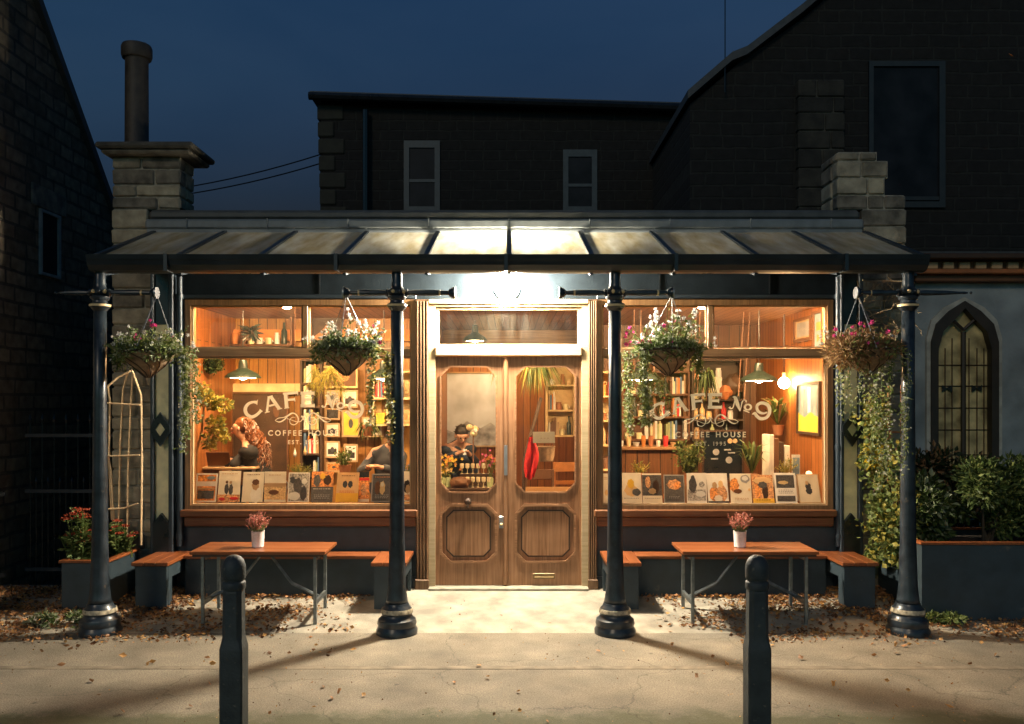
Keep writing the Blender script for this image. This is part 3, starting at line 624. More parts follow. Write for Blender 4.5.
# ------------------------------------------------------------ cast iron columns
iron = mat('column_paint', (.012, .019, .027), rough=.36, var=.35, vs=11, bump=.12, bs=45, coat=.15, col2=(.03, .042, .055), detail=12)
add_wear(iron, (.09, .07, .05), 14, .62, .67)
add_wear(P('navy_wall'), (.1, .1, .09), 6, .63, .7)
def column(X, label, arms):
    t = thing('iron_column', label, 'column', (X, -1.2, 0), 'cast iron columns holding up the canopy')
    q = MB(); q.lathe([(.095, .26), (.088, .3), (.078, .4), (.072, .55), (.066, .8), (.060, 1.4), (.055, 2.0), (.052, 2.78)], X, -1.2, iron, 32, flute=.07, fl=(.33, 2.7)); q.build('shaft', t, 'all')
    q = MB(); q.lathe([(.175, .0), (.178, .035), (.165, .055), (.16, .07), (.168, .09), (.16, .125), (.135, .145), (.128, .165), (.138, .185), (.13, .215), (.108, .235), (.1, .262)], X, -1.2, iron, 36)
    # worn paint ring
    q.lathe([(.1385, .183), (.134, .212), (.1305, .217)], X, -1.2, mat('worn_paint', (.34, .29, .2), rough=.6, var=.7, vs=25), 36); q.build('base', t, True)
    q = MB(); q.lathe([(.052, 2.76), (.062, 2.775), (.085, 2.80), (.085, 2.82), (.062, 2.835), (.058, 2.85), (.078, 2.87), (.08, 2.885), (.056, 2.895), (.075, 2.91), (.078, 2.935), (.055, 2.96), (.05, 2.975), (.047, 3.0), (.045, 3.10), (.03, 3.14), (0, 3.15)], X, -1.2, iron, 24)
    q.lathe([(.0865, 2.801), (.0865, 2.819)], X, -1.2, 'gold', 24)
    for k in range(10):
        a = k * math.pi / 5; q.ell((X + .076 * math.cos(a), -1.2 + .076 * math.sin(a), 2.925), .017, 'gold' if k % 2 else iron, 8, 6)
    q.build('capital', t, True)
    for sx, L, kind in arms:
        q = MB(); m = iron; z = 2.92
        pr = [(.03, .07), (.034, .09), (.02, .1), (.024, .14), (.026, .3), (.02, L - .1), (.018, L - .06)] if kind == 'd' else [(.03, .07), (.034, .09), (.02, .1), (.024, .14), (.02, .3), (.012, L - .12), (.008, L - .03)]
        q.lathe([(r_, sx * d) for r_, d in pr], X, -1.2, m, 14, 'x', z)
        if kind == 'd':
            q.lathe([(.024, sx * (L - .14)), (.024, sx * (L - .125))], X, -1.2, 'gold', 14, 'x', z); q.lathe([(.018, sx * (L - .06)), (.034, sx * (L - .05)), (.05, sx * (L - .015)), (.05, sx * L), (0, sx * L)], X, -1.2, 'iron', 18, 'x', z)
            q.lathe([(.051, sx * (L - .01)), (.051, sx * (L + .002)), (.04, sx * (L + .003)), (0, sx * (L + .003))], X, -1.2, 'steel', 18, 'x', z)
        else:
            q.ell((X + sx * L, -1.2, z), (.012, .012, .012), m, 8, 6); q.ell((X + sx * (L - .06), -1.2, z), (.03, .012, .012), m, 8, 6)
        q.build('ladder_arm', t, True)
    return t
column(px(100, -1.2), 'outermost iron column beside the low planter with red flowers and canes', [(1, .49, 'd'), (-1, .38, 'p')])
column(px(397, -1.2), 'iron column in front of the window on the left of the double door', [(1, .5, 'd'), (-1, .46, 'd')])
column(px(615, -1.2), 'iron column in front of the window on the right of the double door', [(1, .5, 'd'), (-1, .48, 'd')])
column(px(908, -1.2), 'outermost iron column in front of the tall dark blue planter with climbing plant', [(-1, .45, 'd'), (1, .54, 'p')])
# ------------------------------------------------------------ door lamp
t = thing('wall_lamp', 'glaring white bulkhead lamp above the cafe door', 'lamp', (-.02, -.02, 3.1))
q = MB(); q.lathe([(.135, -.001), (.14, -.02), (.13, -.05), (.11, -.055)], -.02, -.0, 'iron', 28, 'y', 3.12); q.build('housing', t, True)
q = MB(); q.lathe([(.075, -.055), (.105, -.085), (.122, -.13), (.128, -.18), (.118, -.225), (.09, -.265), (.05, -.29), (0, -.3)], -.02, 0, mat_emit('lamp_glow', (1, .88, .68), LAMP), 32, 'y', 3.12); q.build('diffuser', t, True)
# ------------------------------------------------------------ stone piers, chimney
ST = [mat('stone_a', (.3, .26, .19), rough=.9, var=.4, vs=7, bump=.9, bs=26), mat('stone_b', (.22, .19, .14), rough=.9, var=.45, vs=6, bump=.9, bs=26), mat('stone_c', (.16, .14, .11), rough=.92, var=.5, vs=8, bump=.9, bs=26), mat('stone_d', (.36, .31, .22), rough=.9, var=.3, vs=9, bump=.9, bs=26)]
ST2 = [mat('dimmed_stone_a', (.03, .028, .022), rough=.9, var=.5, vs=6, bump=.9, bs=26), mat('dimmed_stone_b', (.02, .019, .016), rough=.9, var=.5, vs=6, bump=.9, bs=26)]  # stone colours darkened to stand for the dim light on the gable house
mort = mat('mortar', (.33, .3, .24), rough=.95, var=.3, vs=20, bump=.5, bs=60)
def masonry(q, x0, x1, y0, y1, z0, z1, hs=(.13, .2), ws=(.22, .5), top=None, front=True, pal=None):
    pal = pal or ST; mort_ = mort if pal is ST else mat('dimmed_mortar', (.06, .06, .05), rough=.95, var=.4, vs=6)
    core = .022
    if top is None: q.box(x0 + core, x1 - core, y0 + core, y1 - core, z0, z1, mort_)
    z = z0
    while z < z1 - .03:
        h = U(*hs)
        if z1 - z - h < .08: h = z1 - z
        def run(a, b):
            out = []; x = a
            while x < b - .01:
                w = U(*ws)
                if b - x - w < .14: w = b - x
                out.append((x, x + w)); x += w
            return out
        for (a, b) in run(x0, x1):
            if top and (z + h > top((a + b) / 2)): continue
            if top: q.box(max(a, x0 + core), min(b, x1 - core), y0 + core, y1 - core, z, z + h, mort_)
            q.box(a + .007, b - .007, y0, y0 + .15, z + .007, z + h - .007, random.choice(pal), bev=.014, jit=.004)
        for (a, b) in run(y0 + .16, y1):
            for xx, s in ((x0, 1), (x1, -1)):
                if top and z + h > top(xx): continue
                q.box(min(xx, xx + s * .12), max(xx, xx + s * .12), a + .007, b - .007, z + .007, z + h - .007, random.choice(pal), bev=.014, jit=.004)
        z += h
t = thing('stone_chimney', 'stone pier rising to a capped chimney stack with one tall dark flue pipe', 'chimney', (-3.7, .15, 0))
q = MB(); masonry(q, -3.99, -3.5, .02, .5, 0, 3.4); masonry(q, -4.0, -3.3, .05, .42, 3.92, 4.45, hs=(.12, .17)); masonry(q, -4.0, -3.62, .03, .42, 3.4, 3.92, hs=(.13, .18)); q.box(-3.62, -3.3, .13, .42, 3.9, 3.93, 'lead'); q.build('stack', t)
q = MB(); q.box(-4.06, -3.17, -.06, .52, 4.452, 4.5, ST[2], bev=.02); q.box(-4.1, -3.13, -.1, .56, 4.5, 4.56, mat('cap', (.07, .065, .055), rough=.9, bump=.5, var=.4), bev=.018); q.build('cap', t)
q = MB(); q.lathe([(.135, 4.56), (.125, 4.6), (.115, 4.62), (.112, 5.46), (.115, 5.48), (.14, 5.49), (.15, 5.52), (.15, 5.6), (.14, 5.625), (.1, 5.63), (.1, 5.5), (0, 5.5)], -3.81, .2, mat('flue', (.035, .03, .026), rough=.6, var=.4, vs=12, bump=.4), 28); q.build('flue_pipe', t, True)
t = thing('stone_pier', 'broken irregular stone pier at the end of the canopy beside the climbing plant', 'pier', (3.7, .2, 0))
def ragged(x):
    return 4.62 if x < 3.62 else (4.55 if x < 3.75 else 4.15)
q = MB(); masonry(q, 3.42, 4.0, .02, .5, 0, 3.2, hs=(.17, .24)); masonry(q, 3.3, 4.0, .05, .5, 3.92, 4.5, hs=(.14, .2), ws=(.15, .33), top=ragged); masonry(q, 3.54, 4.0, .03, .5, 3.2, 3.92, hs=(.17, .2)); q.build('stack', t)
# ------------------------------------------------------------ neighbouring houses
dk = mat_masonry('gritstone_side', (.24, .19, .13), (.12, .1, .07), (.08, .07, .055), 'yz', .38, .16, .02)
dkx = mat_masonry('gritstone_front', (.013, .012, .011), (.009, .009, .009), (.022, .023, .02), 'xz', .4, .17, .016)  # near-black: the dimness far back is put into the stone colour
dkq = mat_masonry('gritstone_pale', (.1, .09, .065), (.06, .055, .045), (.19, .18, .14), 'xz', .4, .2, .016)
slate = MATS['slate']
t = thing('gable_house', 'dark stone house with steep roof edge and one narrow window across the side passage', 'house', (-7, 3, 0))
prof = [(-2.4, 0), (3.4, 0), (3.4, 3.34), (-.5, 7.52), (-2.4, 5.48)]
q = MB(); q.prism(prof, -9.5, -5.12, dk, 'x'); q.build('wall', t)
q = MB()
q.prism([(3.55, 3.18), (3.6, 3.28), (-.5, 7.66), (-.5, 7.53)], -9.6, -5.06, slate, 'x'); q.prism([(-2.55, 5.33), (-.5, 7.53), (-.5, 7.66), (-2.62, 5.4)], -9.6, -5.06, slate, 'x'); q.build('roof', t)
zy0, zy1 = pz(272, .8), pz(214, .9)
q = MB(); q.prism([(.78, zy0), (1.12, zy0), (1.12, zy1), (.78, zy1)], -5.13, -5.115, mat('night_pane', (.012, .014, .018), rough=.45, var=.5, vs=3, spec=.15), 'x')
for (a, b, c_, d_) in ((.78, 1.12, zy0 - .03, zy0), (.78, 1.12, zy1, zy1 + .03), (.75, .78, zy0 - .03, zy1 + .03), (1.12, 1.16, zy0 - .03, zy1 + .03)): q.box(-5.13, -5.09, a, b, c_, d_, mat('frame_bluegrey', (.22, .27, .29), rough=.5))
q.build('window', t)
q = MB(); q.box(-5.2, -5.1, .6, 1.3, zy1 + .04, zy1 + .28, ST[2], bev=.01); q.build('lintel', t)
# dark low window slab at far left of the gable wall
t = thing('iron_railings', 'spiked black iron railings and gate closing the side passage', 'fence', (-4.6, .35, 0), None)
def railing(t, x0, x1, Y, zr, low):
    q = MB()
    for z in ([.25, zr] + ([low] if low else [])): q = MB(); q.box(x0, x1, Y - .012, Y + .012, z, z + .035, 'dgrey'); q.build('rail', t)
    x = x0 + .05; k = 0
    while x < x1:
        hi = True
        q = MB(); top = zr + .16 if k % 1 == 0 else low
        q.tube([(x, Y, .04), (x, Y, top)], .009, 'black', 6); q.lathe([(.009, 0), (.02, .03), (.012, .05), (0, .1)], x, Y, 'black', 8, cz=top - .01); q.build('picket', t)
        if low:
            q = MB(); q.tube([(x + .06, Y, .04), (x + .06, Y, low + .1)], .008, 'black', 6); q.lathe([(.008, 0), (.017, .03), (.01, .05), (0, .08)], x + .06, Y, 'black', 8, cz=low + .09); q.build('picket', t)
        x += .122; k += 1
railing(t, -4.95, -4.03, .2, 1.62, 1.05)
t = thing('iron_railings', 'long low black iron railing running beside the gable house wall', 'fence', (-6, -.3, 0))
railing(t, -7.3, -4.98, -.1, 1.05, None)
# house straight behind
t = thing('stone_house', 'black silhouetted stone house with two pale framed windows behind the canopy', 'house', (0, 8, 0))
Yh = 6.0; hx0, hx1 = px(314, Yh), px(735, Yh); ht = pz(95, Yh)
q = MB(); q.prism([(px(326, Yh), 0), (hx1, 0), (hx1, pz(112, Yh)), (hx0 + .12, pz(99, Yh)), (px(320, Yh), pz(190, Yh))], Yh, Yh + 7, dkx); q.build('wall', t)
q = MB(); q.prism([(hx0 - .04, pz(99, Yh)), (hx1, pz(112, Yh)), (hx1, pz(107, Yh)), (hx0 - .04, pz(94, Yh))], Yh - .15, Yh + 7.1, slate); q.build('roof', t)
q = MB()
z = 3.0; k = 0
while z < ht - .3:
    w_ = .45 if k % 2 else .28
    q.box(px(324, Yh) - (z - 3) * .03, px(324, Yh) - (z - 3) * .03 + w_, Yh - .03, Yh + .2, z + .01, z + .27, mat('quoin', (.03, .03, .022), rough=.9, var=.3, bump=.5), bev=.02); z += .29; k += 1
q.build('quoins', t)
fb = mat('frame_pale', (.045, .06, .068), rough=.5)
for (a, b, c_, d_) in ((404, 440, 141, 212), (563, 597, 150, 212)):
    x0, x1, z1, z0 = px(a, Yh), px(b, Yh), pz(c_, Yh), pz(d_, Yh)
    q = MB(); q.ring(rect(x0, x1, z0, z1), rect(x0 + .09, x1 - .09, z0 + .09, z1 - .12), Yh - .03, Yh + .05, fb); q.box(x0 + .09, x1 - .09, Yh - .02, Yh + .04, (z0 + z1) / 2 - .1, (z0 + z1) / 2 - .05, fb); q.box(x0 - .08, x1 + .08, Yh - .08, Yh + .02, z0 - .1, z0 - .001, ST[2]); w_ = q.build('window', t)
    q = MB(); q.box(x0 + .09, x1 - .09, Yh - .005, Yh - .001, z0 + .09, z1 - .12, MATS['night_pane']); q.build('pane', w_)
q = MB(); q.tube([(hx0 + .9, Yh - .12, ht - .3), (hx0 + .9, Yh - .12, 2)], .05, 'black', 8); q.tube([(hx0 - .04, Yh - .2, pz(100, Yh)), (hx1, Yh - .2, pz(113, Yh))], .07, 'black', 8); q.build('rain_gutter', t)
# big gable house on the right
t = thing('tall_gable_house', 'tall black stone house with climbing roofline and pale porch with arched leaded window', 'house', (5.5, 5, 0))
Yr = 3.0
P_ = lambda x, y: (px(x, Yr), pz(y, Yr))
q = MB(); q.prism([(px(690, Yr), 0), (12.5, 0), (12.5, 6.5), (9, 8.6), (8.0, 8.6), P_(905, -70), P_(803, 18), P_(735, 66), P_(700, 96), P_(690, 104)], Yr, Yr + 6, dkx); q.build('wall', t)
q = MB()
pts = [P_(686, 100), P_(730, 62), P_(745, 56), P_(800, 14), (px(905, Yr), pz(-76, Yr)), (8.0, 8.7), (9, 8.7), (12.7, 6.5)]
for i in range(len(pts) - 1):
    a, b = pts[i], pts[i + 1]; q.prism([(a[0], a[1] - .02), (b[0], b[1] - .02), (b[0], b[1] + .09), (a[0], a[1] + .09)], Yr - .12, Yr + 6.1, slate)
q.build('roof', t)
q = MB(); masonry(q, px(795, Yr), px(842, Yr), Yr - .12, Yr + .4, 3.5, 6.3, hs=(.2, .28), ws=(.25, .5), pal=ST2) ; q.build('buttress', t)
for i in range(1):
    q = MB(); x0, x1, z0, z1 = px(868, Yr), px(944, Yr), pz(208, Yr), pz(62, Yr)
    q.ring(rect(x0, x1, z0, z1), rect(x0 + .06, x1 - .08, z0 + .08, z1 - .07), Yr - .04, Yr + .03, mat('frame_dim', (.016, .02, .022), rough=.5)); q.box(x0 + .06, x1 - .08, Yr - .03, Yr + .02, 4.7, 4.75, MATS['frame_dim']); w_ = q.build('window', t)
    q = MB(); q.box(x0 + .06, x1 - .08, Yr - .008, Yr - .003, z0 + .08, z1 - .07, MATS['night_pane']); q.build('pane', w_)
# porch wall with arched leaded window
Yp = 1.1; A_ = lambda x, y: (px(x, Yp), pz(y, Yp))
rend = mat('painted_render', (.24, .28, .3), rough=.8, var=.35, vs=2.2, bump=.5, bs=30, detail=10)
q = MB(); x0, x1 = px(915, Yp), px(1075, Yp)
arch = [A_(932, 488), A_(932, 345), A_(937, 327), A_(950, 314), A_(963, 304), A_(976, 314), A_(989, 327), A_(994, 345), A_(994, 488)]
def rim(pt, g):   # push outward from the arch centre
    c = Vector(A_(963, 400)); v = Vector(pt) - c; return (pt[0] + (g if v.x > .05 else (-g if v.x < -.05 else 0)), pt[1] + (g if pt[1] > 2.3 else 0))
outer = [(x0, arch[0][1]), (x0, 2.6), (x0, 3.0), (x0, 3.32), (px(963, Yp), 3.32), (x1, 3.32), (x1, 3.0), (x1, 2.6), (x1, arch[-1][1])]
q.ring(outer, arch, Yp, Yp + .2, rend); q.box(x0, x1, Yp, Yp + .2, 0, arch[0][1], rend); q.box(x0, x0 + .15, Yp + .2, Yr, 0, 3.32, rend); pw = q.build('porch_wall', t)
q = MB(); q.ring([rim(p, .075) for p in arch], [rim(p, .031) for p in arch], Yp - .03, Yp + .05, mat('arch_hood', (.4, .4, .36), rough=.8)); q.build('hood_mould', pw)
q = MB(); inn = [rim(p, -.05) for p in arch]; q.ring([rim(p, .03) for p in arch], inn, Yp - .05, Yp + .1, mat('arch_frame', (.03, .022, .015), rough=.5)); q.tube([(px(963, Yp), Yp - .01, arch[0][1]), (px(963, Yp), Yp - .01, pz(332, Yp))], .025, MATS['arch_frame'], 6)
q.tube([(px(963, Yp), Yp - .01, pz(330, Yp)), (px(950, Yp), Yp - .01, pz(318, Yp))], .018, MATS['arch_frame'], 6); q.tube([(px(963, Yp), Yp - .01, pz(330, Yp)), (px(976, Yp), Yp - .01, pz(318, Yp))], .018, MATS['arch_frame'], 6)
pw2 = q.build('arched_window', t)
q = MB(); q.prism(inn, Yp + .05, Yp + .055, mat('leaded_pane', (.46, .37, .18), rough=.35, var=.6, vs=5)); q.build('leaded_pane', pw2)
q = MB()
for xx in (940, 947, 954, 971, 979, 986): q.tube([(px(xx, Yp), Yp + .04, arch[0][1]), (px(xx, Yp), Yp + .04, pz(348 if abs(xx - 963) > 12 else 338, Yp))], .006, 'dbrown', 5)
for yy in (365, 386, 408, 430, 455, 476): q.tube([A_(935, yy)[0:1] + (Yp + .04,) + A_(935, yy)[1:], (px(991, Yp), Yp + .04, pz(yy, Yp))], .006, 'dbrown', 5)
for xx in (948, 978): q.prism([A_(xx - 5, 385), A_(xx, 388), A_(xx + 5, 385), A_(xx + 5, 392), A_(xx, 389), A_(xx - 5, 392)], Yp + .02, Yp + .03, 'black')
q.build('leading', pw2)
q = MB(); q.box(x0 - .05, x1, Yp - .12, Yp + .2, 3.322, 3.4, 'brown', bev=.01); q.box(x0 - .1, x1, Yp - .2, Yp + .2, 3.4, 3.45, 'rust', bev=.01); q.box(x0 - .02, x1, Yp - .08, Yp + .2, 3.45, 3.56, 'brown', bev=.008); q.box(x0 - .12, x1, Yp - .24, Yp + .2, 3.56, 3.62, 'dbrown', bev=.01)
for k in range(9): q.box(x0 + .08 + k * .18, x0 + .2 + k * .18, Yp - .13, Yp - .081, 3.46, 3.54, 'tan', bev=.01)
q.box(x0 - .1, x1, Yp, Yr, 3.62, 3.68, slate)
q.build('cornice', t)
# wires
def wire(p, q_, sag, lab, r=.012):
    m = MB(); P0 = Vector(p); P1 = Vector(q_); m.tube([P0.lerp(P1, i / 12) - Vector((0, 0, sag * 4 * (i / 12) * (1 - i / 12))) for i in range(13)], r, 'black', 5)
    return single(m, 'overhead_cable', lab, 'cable', P0)
wire((px(110, 7), 7, pz(196, 7)), (px(322, 6), 6, pz(154, 6)), .12, 'upper of two thin overhead cables between chimney and house behind')
wire((px(110, 7), 7, pz(202, 7)), (px(322, 6), 6, pz(163, 6)), .12, 'lower of two thin overhead cables between chimney and house behind')
wire((px(725, 2.9), 2.9, 9.5), (px(725, 2.9), 2.9, pz(92, 2.9)), 0, 'single thin cable dropping straight down to the roof of the tall gable house', .008)
# ------------------------------------------------------------ trees far behind, silhouettes
leaf_dk = mat_leaf('leaf_dark', (.03, .045, .018)); leaf_or = mat_leaf('leaf_orange', (.35, .12, .02)); bark = mat('bark', (.06, .045, .03), rough=.95, bump=.8, bs=30)
def tree(name, label, x, y, h, cr, n, mats, lean=0, size=.2, c0=None):
    t = thing(name, label, 'tree', (x, y, 0)); q = MB()
    pts = [(x + lean * (i / 6) ** 1.5 + .08 * math.sin(i), y, h * .8 * i / 6) for i in range(7)]
    q.tube(pts, [.16 - .018 * i for i in range(7)], bark, 10); tips = []
    for k in range(11):
        b = Vector(pts[random.randint(3, 6)]); d = Vector((U(-1, 1), U(-1, 1), U(.1, .9))).normalized() * cr * U(.5, 1); m_ = b + d * .5 + Vector((0, 0, U(-.1, .2)))
        q.tube([b, m_, b + d], [.05, .035, .01], bark, 6); tips += [b + d, m_]
        for _ in range(3): e = m_ + Vector((U(-1, 1), U(-1, 1), U(-.3, 1))) * cr * .35; q.tube([m_, e], [.02, .005], bark, 5); tips.append(e)
    q.build('trunk', t, True); q = MB()
    for i in range(n):
        c_ = random.choice(tips); g_ = Vector((random.gauss(0, 1), random.gauss(0, 1), random.gauss(0, .8))) * cr * .2
        q.leaf(c_ + g_, size * U(.6, 1.3), random.choice(mats))
    q.build('crown', t)
tree('bushy_tree', 'rounded dark tree top showing over the roof of the house behind', px(655, 14), 14, pz(78, 14), 1.5, 2600, [leaf_dk])
tree('bushy_tree', 'smaller dark tree top beside the foot of the climbing roofline', px(700, 13), 13, pz(98, 13), 1.1, 1500, [leaf_dk])
tree('autumn_tree', 'tree with orange autumn leaves overhanging the right end of the street', 6.9, -.8, 6.3, 1.15, 2200, [leaf_or, leaf_dk, leaf_or], lean=-1.1, size=.13)
# ------------------------------------------------------------ benches
bt = mat_wood('bench_top', (.17, .045, .014), (.32, .1, .032), 'y', .32, coat=.3); btx = mat_wood('bench_top_x', (.17, .045, .014), (.32, .1, .032), 'x', .32, coat=.3)
def side_bench(x0, x1, label, cut):
    t = thing('side_bench', label, 'bench', ((x0 + x1) / 2, -.3, .05), 'short benches standing out from the frontage')
    q = MB(); n = 3; w_ = (x1 - x0 + .03) / n
    for i in range(n): q.box(x0 - .015 + i * w_, x0 - .018 + (i + 1) * w_, -.66, -.04, .465, .5, bt, bev=.004)
    q.build('seat', t)
    q = MB(); q.box(x0 + .01, x1 - .01, -.63, -.59, .03, .463, 'navy_wall', bev=.004); q.build('end_panel', t)
    for a in (x0 + .01, x1 - .04):
        q = MB(); q.prism([(-.588, .05), (-.5, .05), (-.5, .34), (-.12, .34), (-.12, .08), (-.04, .1), (-.04, .463), (-.588, .463)], a, a + .03, 'navy_wall', 'x'); q.build('side_panel', t)
side_bench(-3.47, -3.16, 'short bench against the pilaster next to the planter of red flowers', 1)
side_bench(-1.26, -.96, 'short bench behind the iron column just left of the door', 0)
side_bench(.92, 1.21, 'short bench behind the iron column just right of the door', 0)
side_bench(3.09, 3.40, 'short bench next to the tall dark blue planter', 1)
def wall_bench(x0, x1, label):
    t = thing('wall_bench', label, 'bench', ((x0 + x1) / 2, -.1, .1), 'long benches built along the frontage')
    q = MB(); q.box(x0, x1, -.3, -.17, .465, .497, btx, bev=.004); q.box(x0, x1, -.166, -.035, .465, .497, btx, bev=.004); q.build('seat', t)
    q = MB(); q.box(x0 + .002, x1 - .002, -.26, -.23, .08, .463, 'navy_wall'); q.build('front_panel', t)
wall_bench(-3.14, -1.28, 'long wall bench under the window with the woman at a laptop'); wall_bench(1.23, 3.07, 'long wall bench under the window with the green pendant lamp and arches picture')
# ------------------------------------------------------------ tables
tt = mat_wood('table_top', (.18, .05, .015), (.34, .115, .038), 'x', .3, coat=.35)
galv = mat('galvanised', (.2, .22, .22), rough=.4, metal=.7, var=.3, vs=20)
def table(x0, x1, label):
    t = thing('trestle_table', label, 'table', ((x0 + x1) / 2, -.8, .05), 'folding trestle tables outside the cafe')
    q = MB(); y0, y1, zt = -1.05, -.54, .672
    for i in range(3): a = y0 + i * .17; q.box(x0, x1, a, a + .167, zt - .028, zt, tt, bev=.004)
    q.box(x0 + .02, x1 - .02, y0 + .015, y1 - .015, zt - .05, zt - .0285, 'dbrown'); q.build('tabletop', t)
    for s, xe in ((1, x0 + .1), (-1, x1 - .1)):
        for yy in (y0 + .05, y1 - .05):
            q = MB(); q.box(xe - .014, xe + .014, yy - .014, yy + .014, ground_z(yy) - .004, zt - .05, galv, bev=.003); q.build('leg', t)
        q = MB(); q.box(xe - .012, xe + .012, y0 + .065, y1 - .065, .19, .235, galv, bev=.003); q.build('crossbar', t); q = MB(); q.box(xe - .012, xe + .012, y0 + .065, y1 - .065, zt - .09, zt - .052, galv); q.build('crossbar', t)
        q = MB(); ym = (y0 + y1) / 2; xm = (x0 + x1) / 2 - s * .03
        q.tube([(xe + s * .012, ym, .22), (xe + s * .25, ym - .01, .34), (xe + s * .27, ym - .01, .36), (xm, ym, zt - .055)], [.016, .016, .013, .013], galv, 6); q.build('brace', t)
    return t
table(-2.80, -1.61, 'trestle table with orange wooden top in front of the window with the laptop woman'); table(1.52, 2.72, 'trestle table with orange wooden top nearer the tall dark blue planter')
heath = mat_leaf('heather', (.5, .2, .16), var=.3); heath2 = mat_leaf('heather_green', (.2, .22, .1))
def heather(x, y, label):
    t = thing('potted_heather', label, 'potted plant', (x, y, .672), 'pink heather in white pots on the tables'); q = MB()
    q.lathe([(.046, 0), (.052, .004), (.058, .14), (.06, .145), (.053, .145), (.05, .12), (0, .12)], x, y, mat('pot_white', (.8, .8, .78), rough=.3), 28, cz=.673); q.build('pot', t, True)
    q = MB()
    for i in range(75):
        a = U(0, 6.28); s = U(0, .09); l = U(.1, .2) * (1 - s * 2); b = Vector((x + math.cos(a) * .03, y + math.sin(a) * .03, .79)); e = Vector((x + math.cos(a) * (.03 + s), y + math.sin(a) * (.03 + s), .79 + l))
        q.tube([b, e], .0018, heath2, 3)
        for k in range(13):
            p = b.lerp(e, .35 + .65 * k / 12); q.leaf(p, U(.014, .026), heath if k > 3 else heath2, Vector((U(-1, 1), U(-1, 1), U(.2, 1))), .6)
    q.build('heather', t)
heather(px(258, -.82), -.82, 'pink heather in a white pot on the table before the laptop woman'); heather(px(740, -.82), -.82, 'pink heather in a white pot on the table nearer the tall blue planter')
# ------------------------------------------------------------ bollards
def bollard(x, label):
    Y = -3.43; t = thing('bollard', label, 'bollard', (x, Y, 0), 'black bollards at the kerb')
    bm_ = mat('bollard_paint', (.03, .04, .047), rough=.62, var=.4, vs=9, bump=.35, bs=60, col2=(.045, .055, .058), detail=12)
    if not bm_.get('worn'): bm_['worn'] = 1; add_wear(bm_, (.12, .11, .09), 16, .6, .66)
    def sect(hw, ch, z): return [(x - hw + ch, Y - hw, z), (x + hw - ch, Y - hw, z), (x + hw, Y - hw + ch, z), (x + hw, Y + hw - ch, z), (x + hw - ch, Y + hw, z), (x - hw + ch, Y + hw, z), (x - hw, Y + hw - ch, z), (x - hw, Y - hw + ch, z)]
    q = MB(); vs = []
    secs = [(.068, .012, -.02), (.068, .012, .53), (.059, .016, .58), (.058, .024, .60), (.056, .024, .86), (.053, .024, .875)]
    for s_ in secs: vs += sect(*s_)
    q.add(vs, [(i*8+k, i*8+(k+1) % 8, (i+1)*8+(k+1) % 8, (i+1)*8+k) for i in range(len(secs)-1) for k in range(8)] + [tuple(range((len(secs)-1)*8, len(secs)*8))], bm_); q.build('post', t)
    q = MB(); q.lathe([(.058, .874), (.067, .878), (.069, .885), (.069, .915), (.066, .921), (.058, .925), (.058, .934), (.066, .938), (.069, .945), (.069, 1.0), (.067, 1.02), (.058, 1.045), (.043, 1.065), (.024, 1.076), (0, 1.08)], x, Y, bm_, 28); q.build('cap', t, True)
bollard(-1.637, 'black domed bollard standing before the table of the laptop woman window'); bollard(1.476, 'black domed bollard nearer the tall blue planter, before the green lamp window')
# ------------------------------------------------------------ planters with plants
G1 = mat_leaf('leaf_mid', (.09, .13, .035)); G2 = mat_leaf('leaf_light', (.17, .2, .06)); G3 = mat_leaf('leaf_deep', (.045, .07, .02)); G4 = mat_leaf('leaf_yellow', (.36, .3, .06)); G5 = mat_leaf('leaf_grey', (.28, .31, .19)); DRY = mat_leaf('leaf_dry', (.26, .15, .07))
WF = mat_leaf('petal_white', (.75, .72, .68), var=.1); PF = mat_leaf('petal_pink', (.7, .08, .28), var=.2); SED = mat_leaf('sedum_red', (.38, .07, .03), var=.35)
def planter(x0, x1, y0, y1, h, label):
    t = thing('wooden_planter', label, 'planter', ((x0 + x1) / 2, (y0 + y1) / 2, 0)); q = MB()
    for (a, b, c_, d_) in ((x0, x1, y0, y0 + .03), (x0, x1, y1 - .03, y1), (x0, x0 + .03, y0 + .03, y1 - .03), (x1 - .03, x1, y0 + .03, y1 - .03)): q.box(a, b, c_, d_, 0, h, 'navy_wall')
    q.build('box', t); q = MB()
    for (a, b, c_, d_) in ((x0 - .02, x1 + .02, y0 - .02, y0 + .04), (x0 - .02, x1 + .02, y1 - .04, y1 + .0), (x0 - .02, x0 + .04, y0 + .041, y1 - .041), (x1 - .04, x1 + .02, y0 + .041, y1 - .041)): q.box(a, b, c_, d_, h + .001, h + .025, bt, bev=.004)
    q.build('rim', t); q = MB(); q.box(x0 + .031, x1 - .031, y0 + .031, y1 - .031, h - .1, h - .05, mat('soil', (.03, .02, .012), rough=1, bump=.8)); q.build('soil', t)
planter(-4.12, -3.70, -.67, -.02, .5, 'low dark blue wooden planter with pale wood rim below the stone chimney pier')
planter(3.68, 5.3, -.92, -.03, .71, 'tall dark blue wooden planter full of shrubs beyond the outermost column')
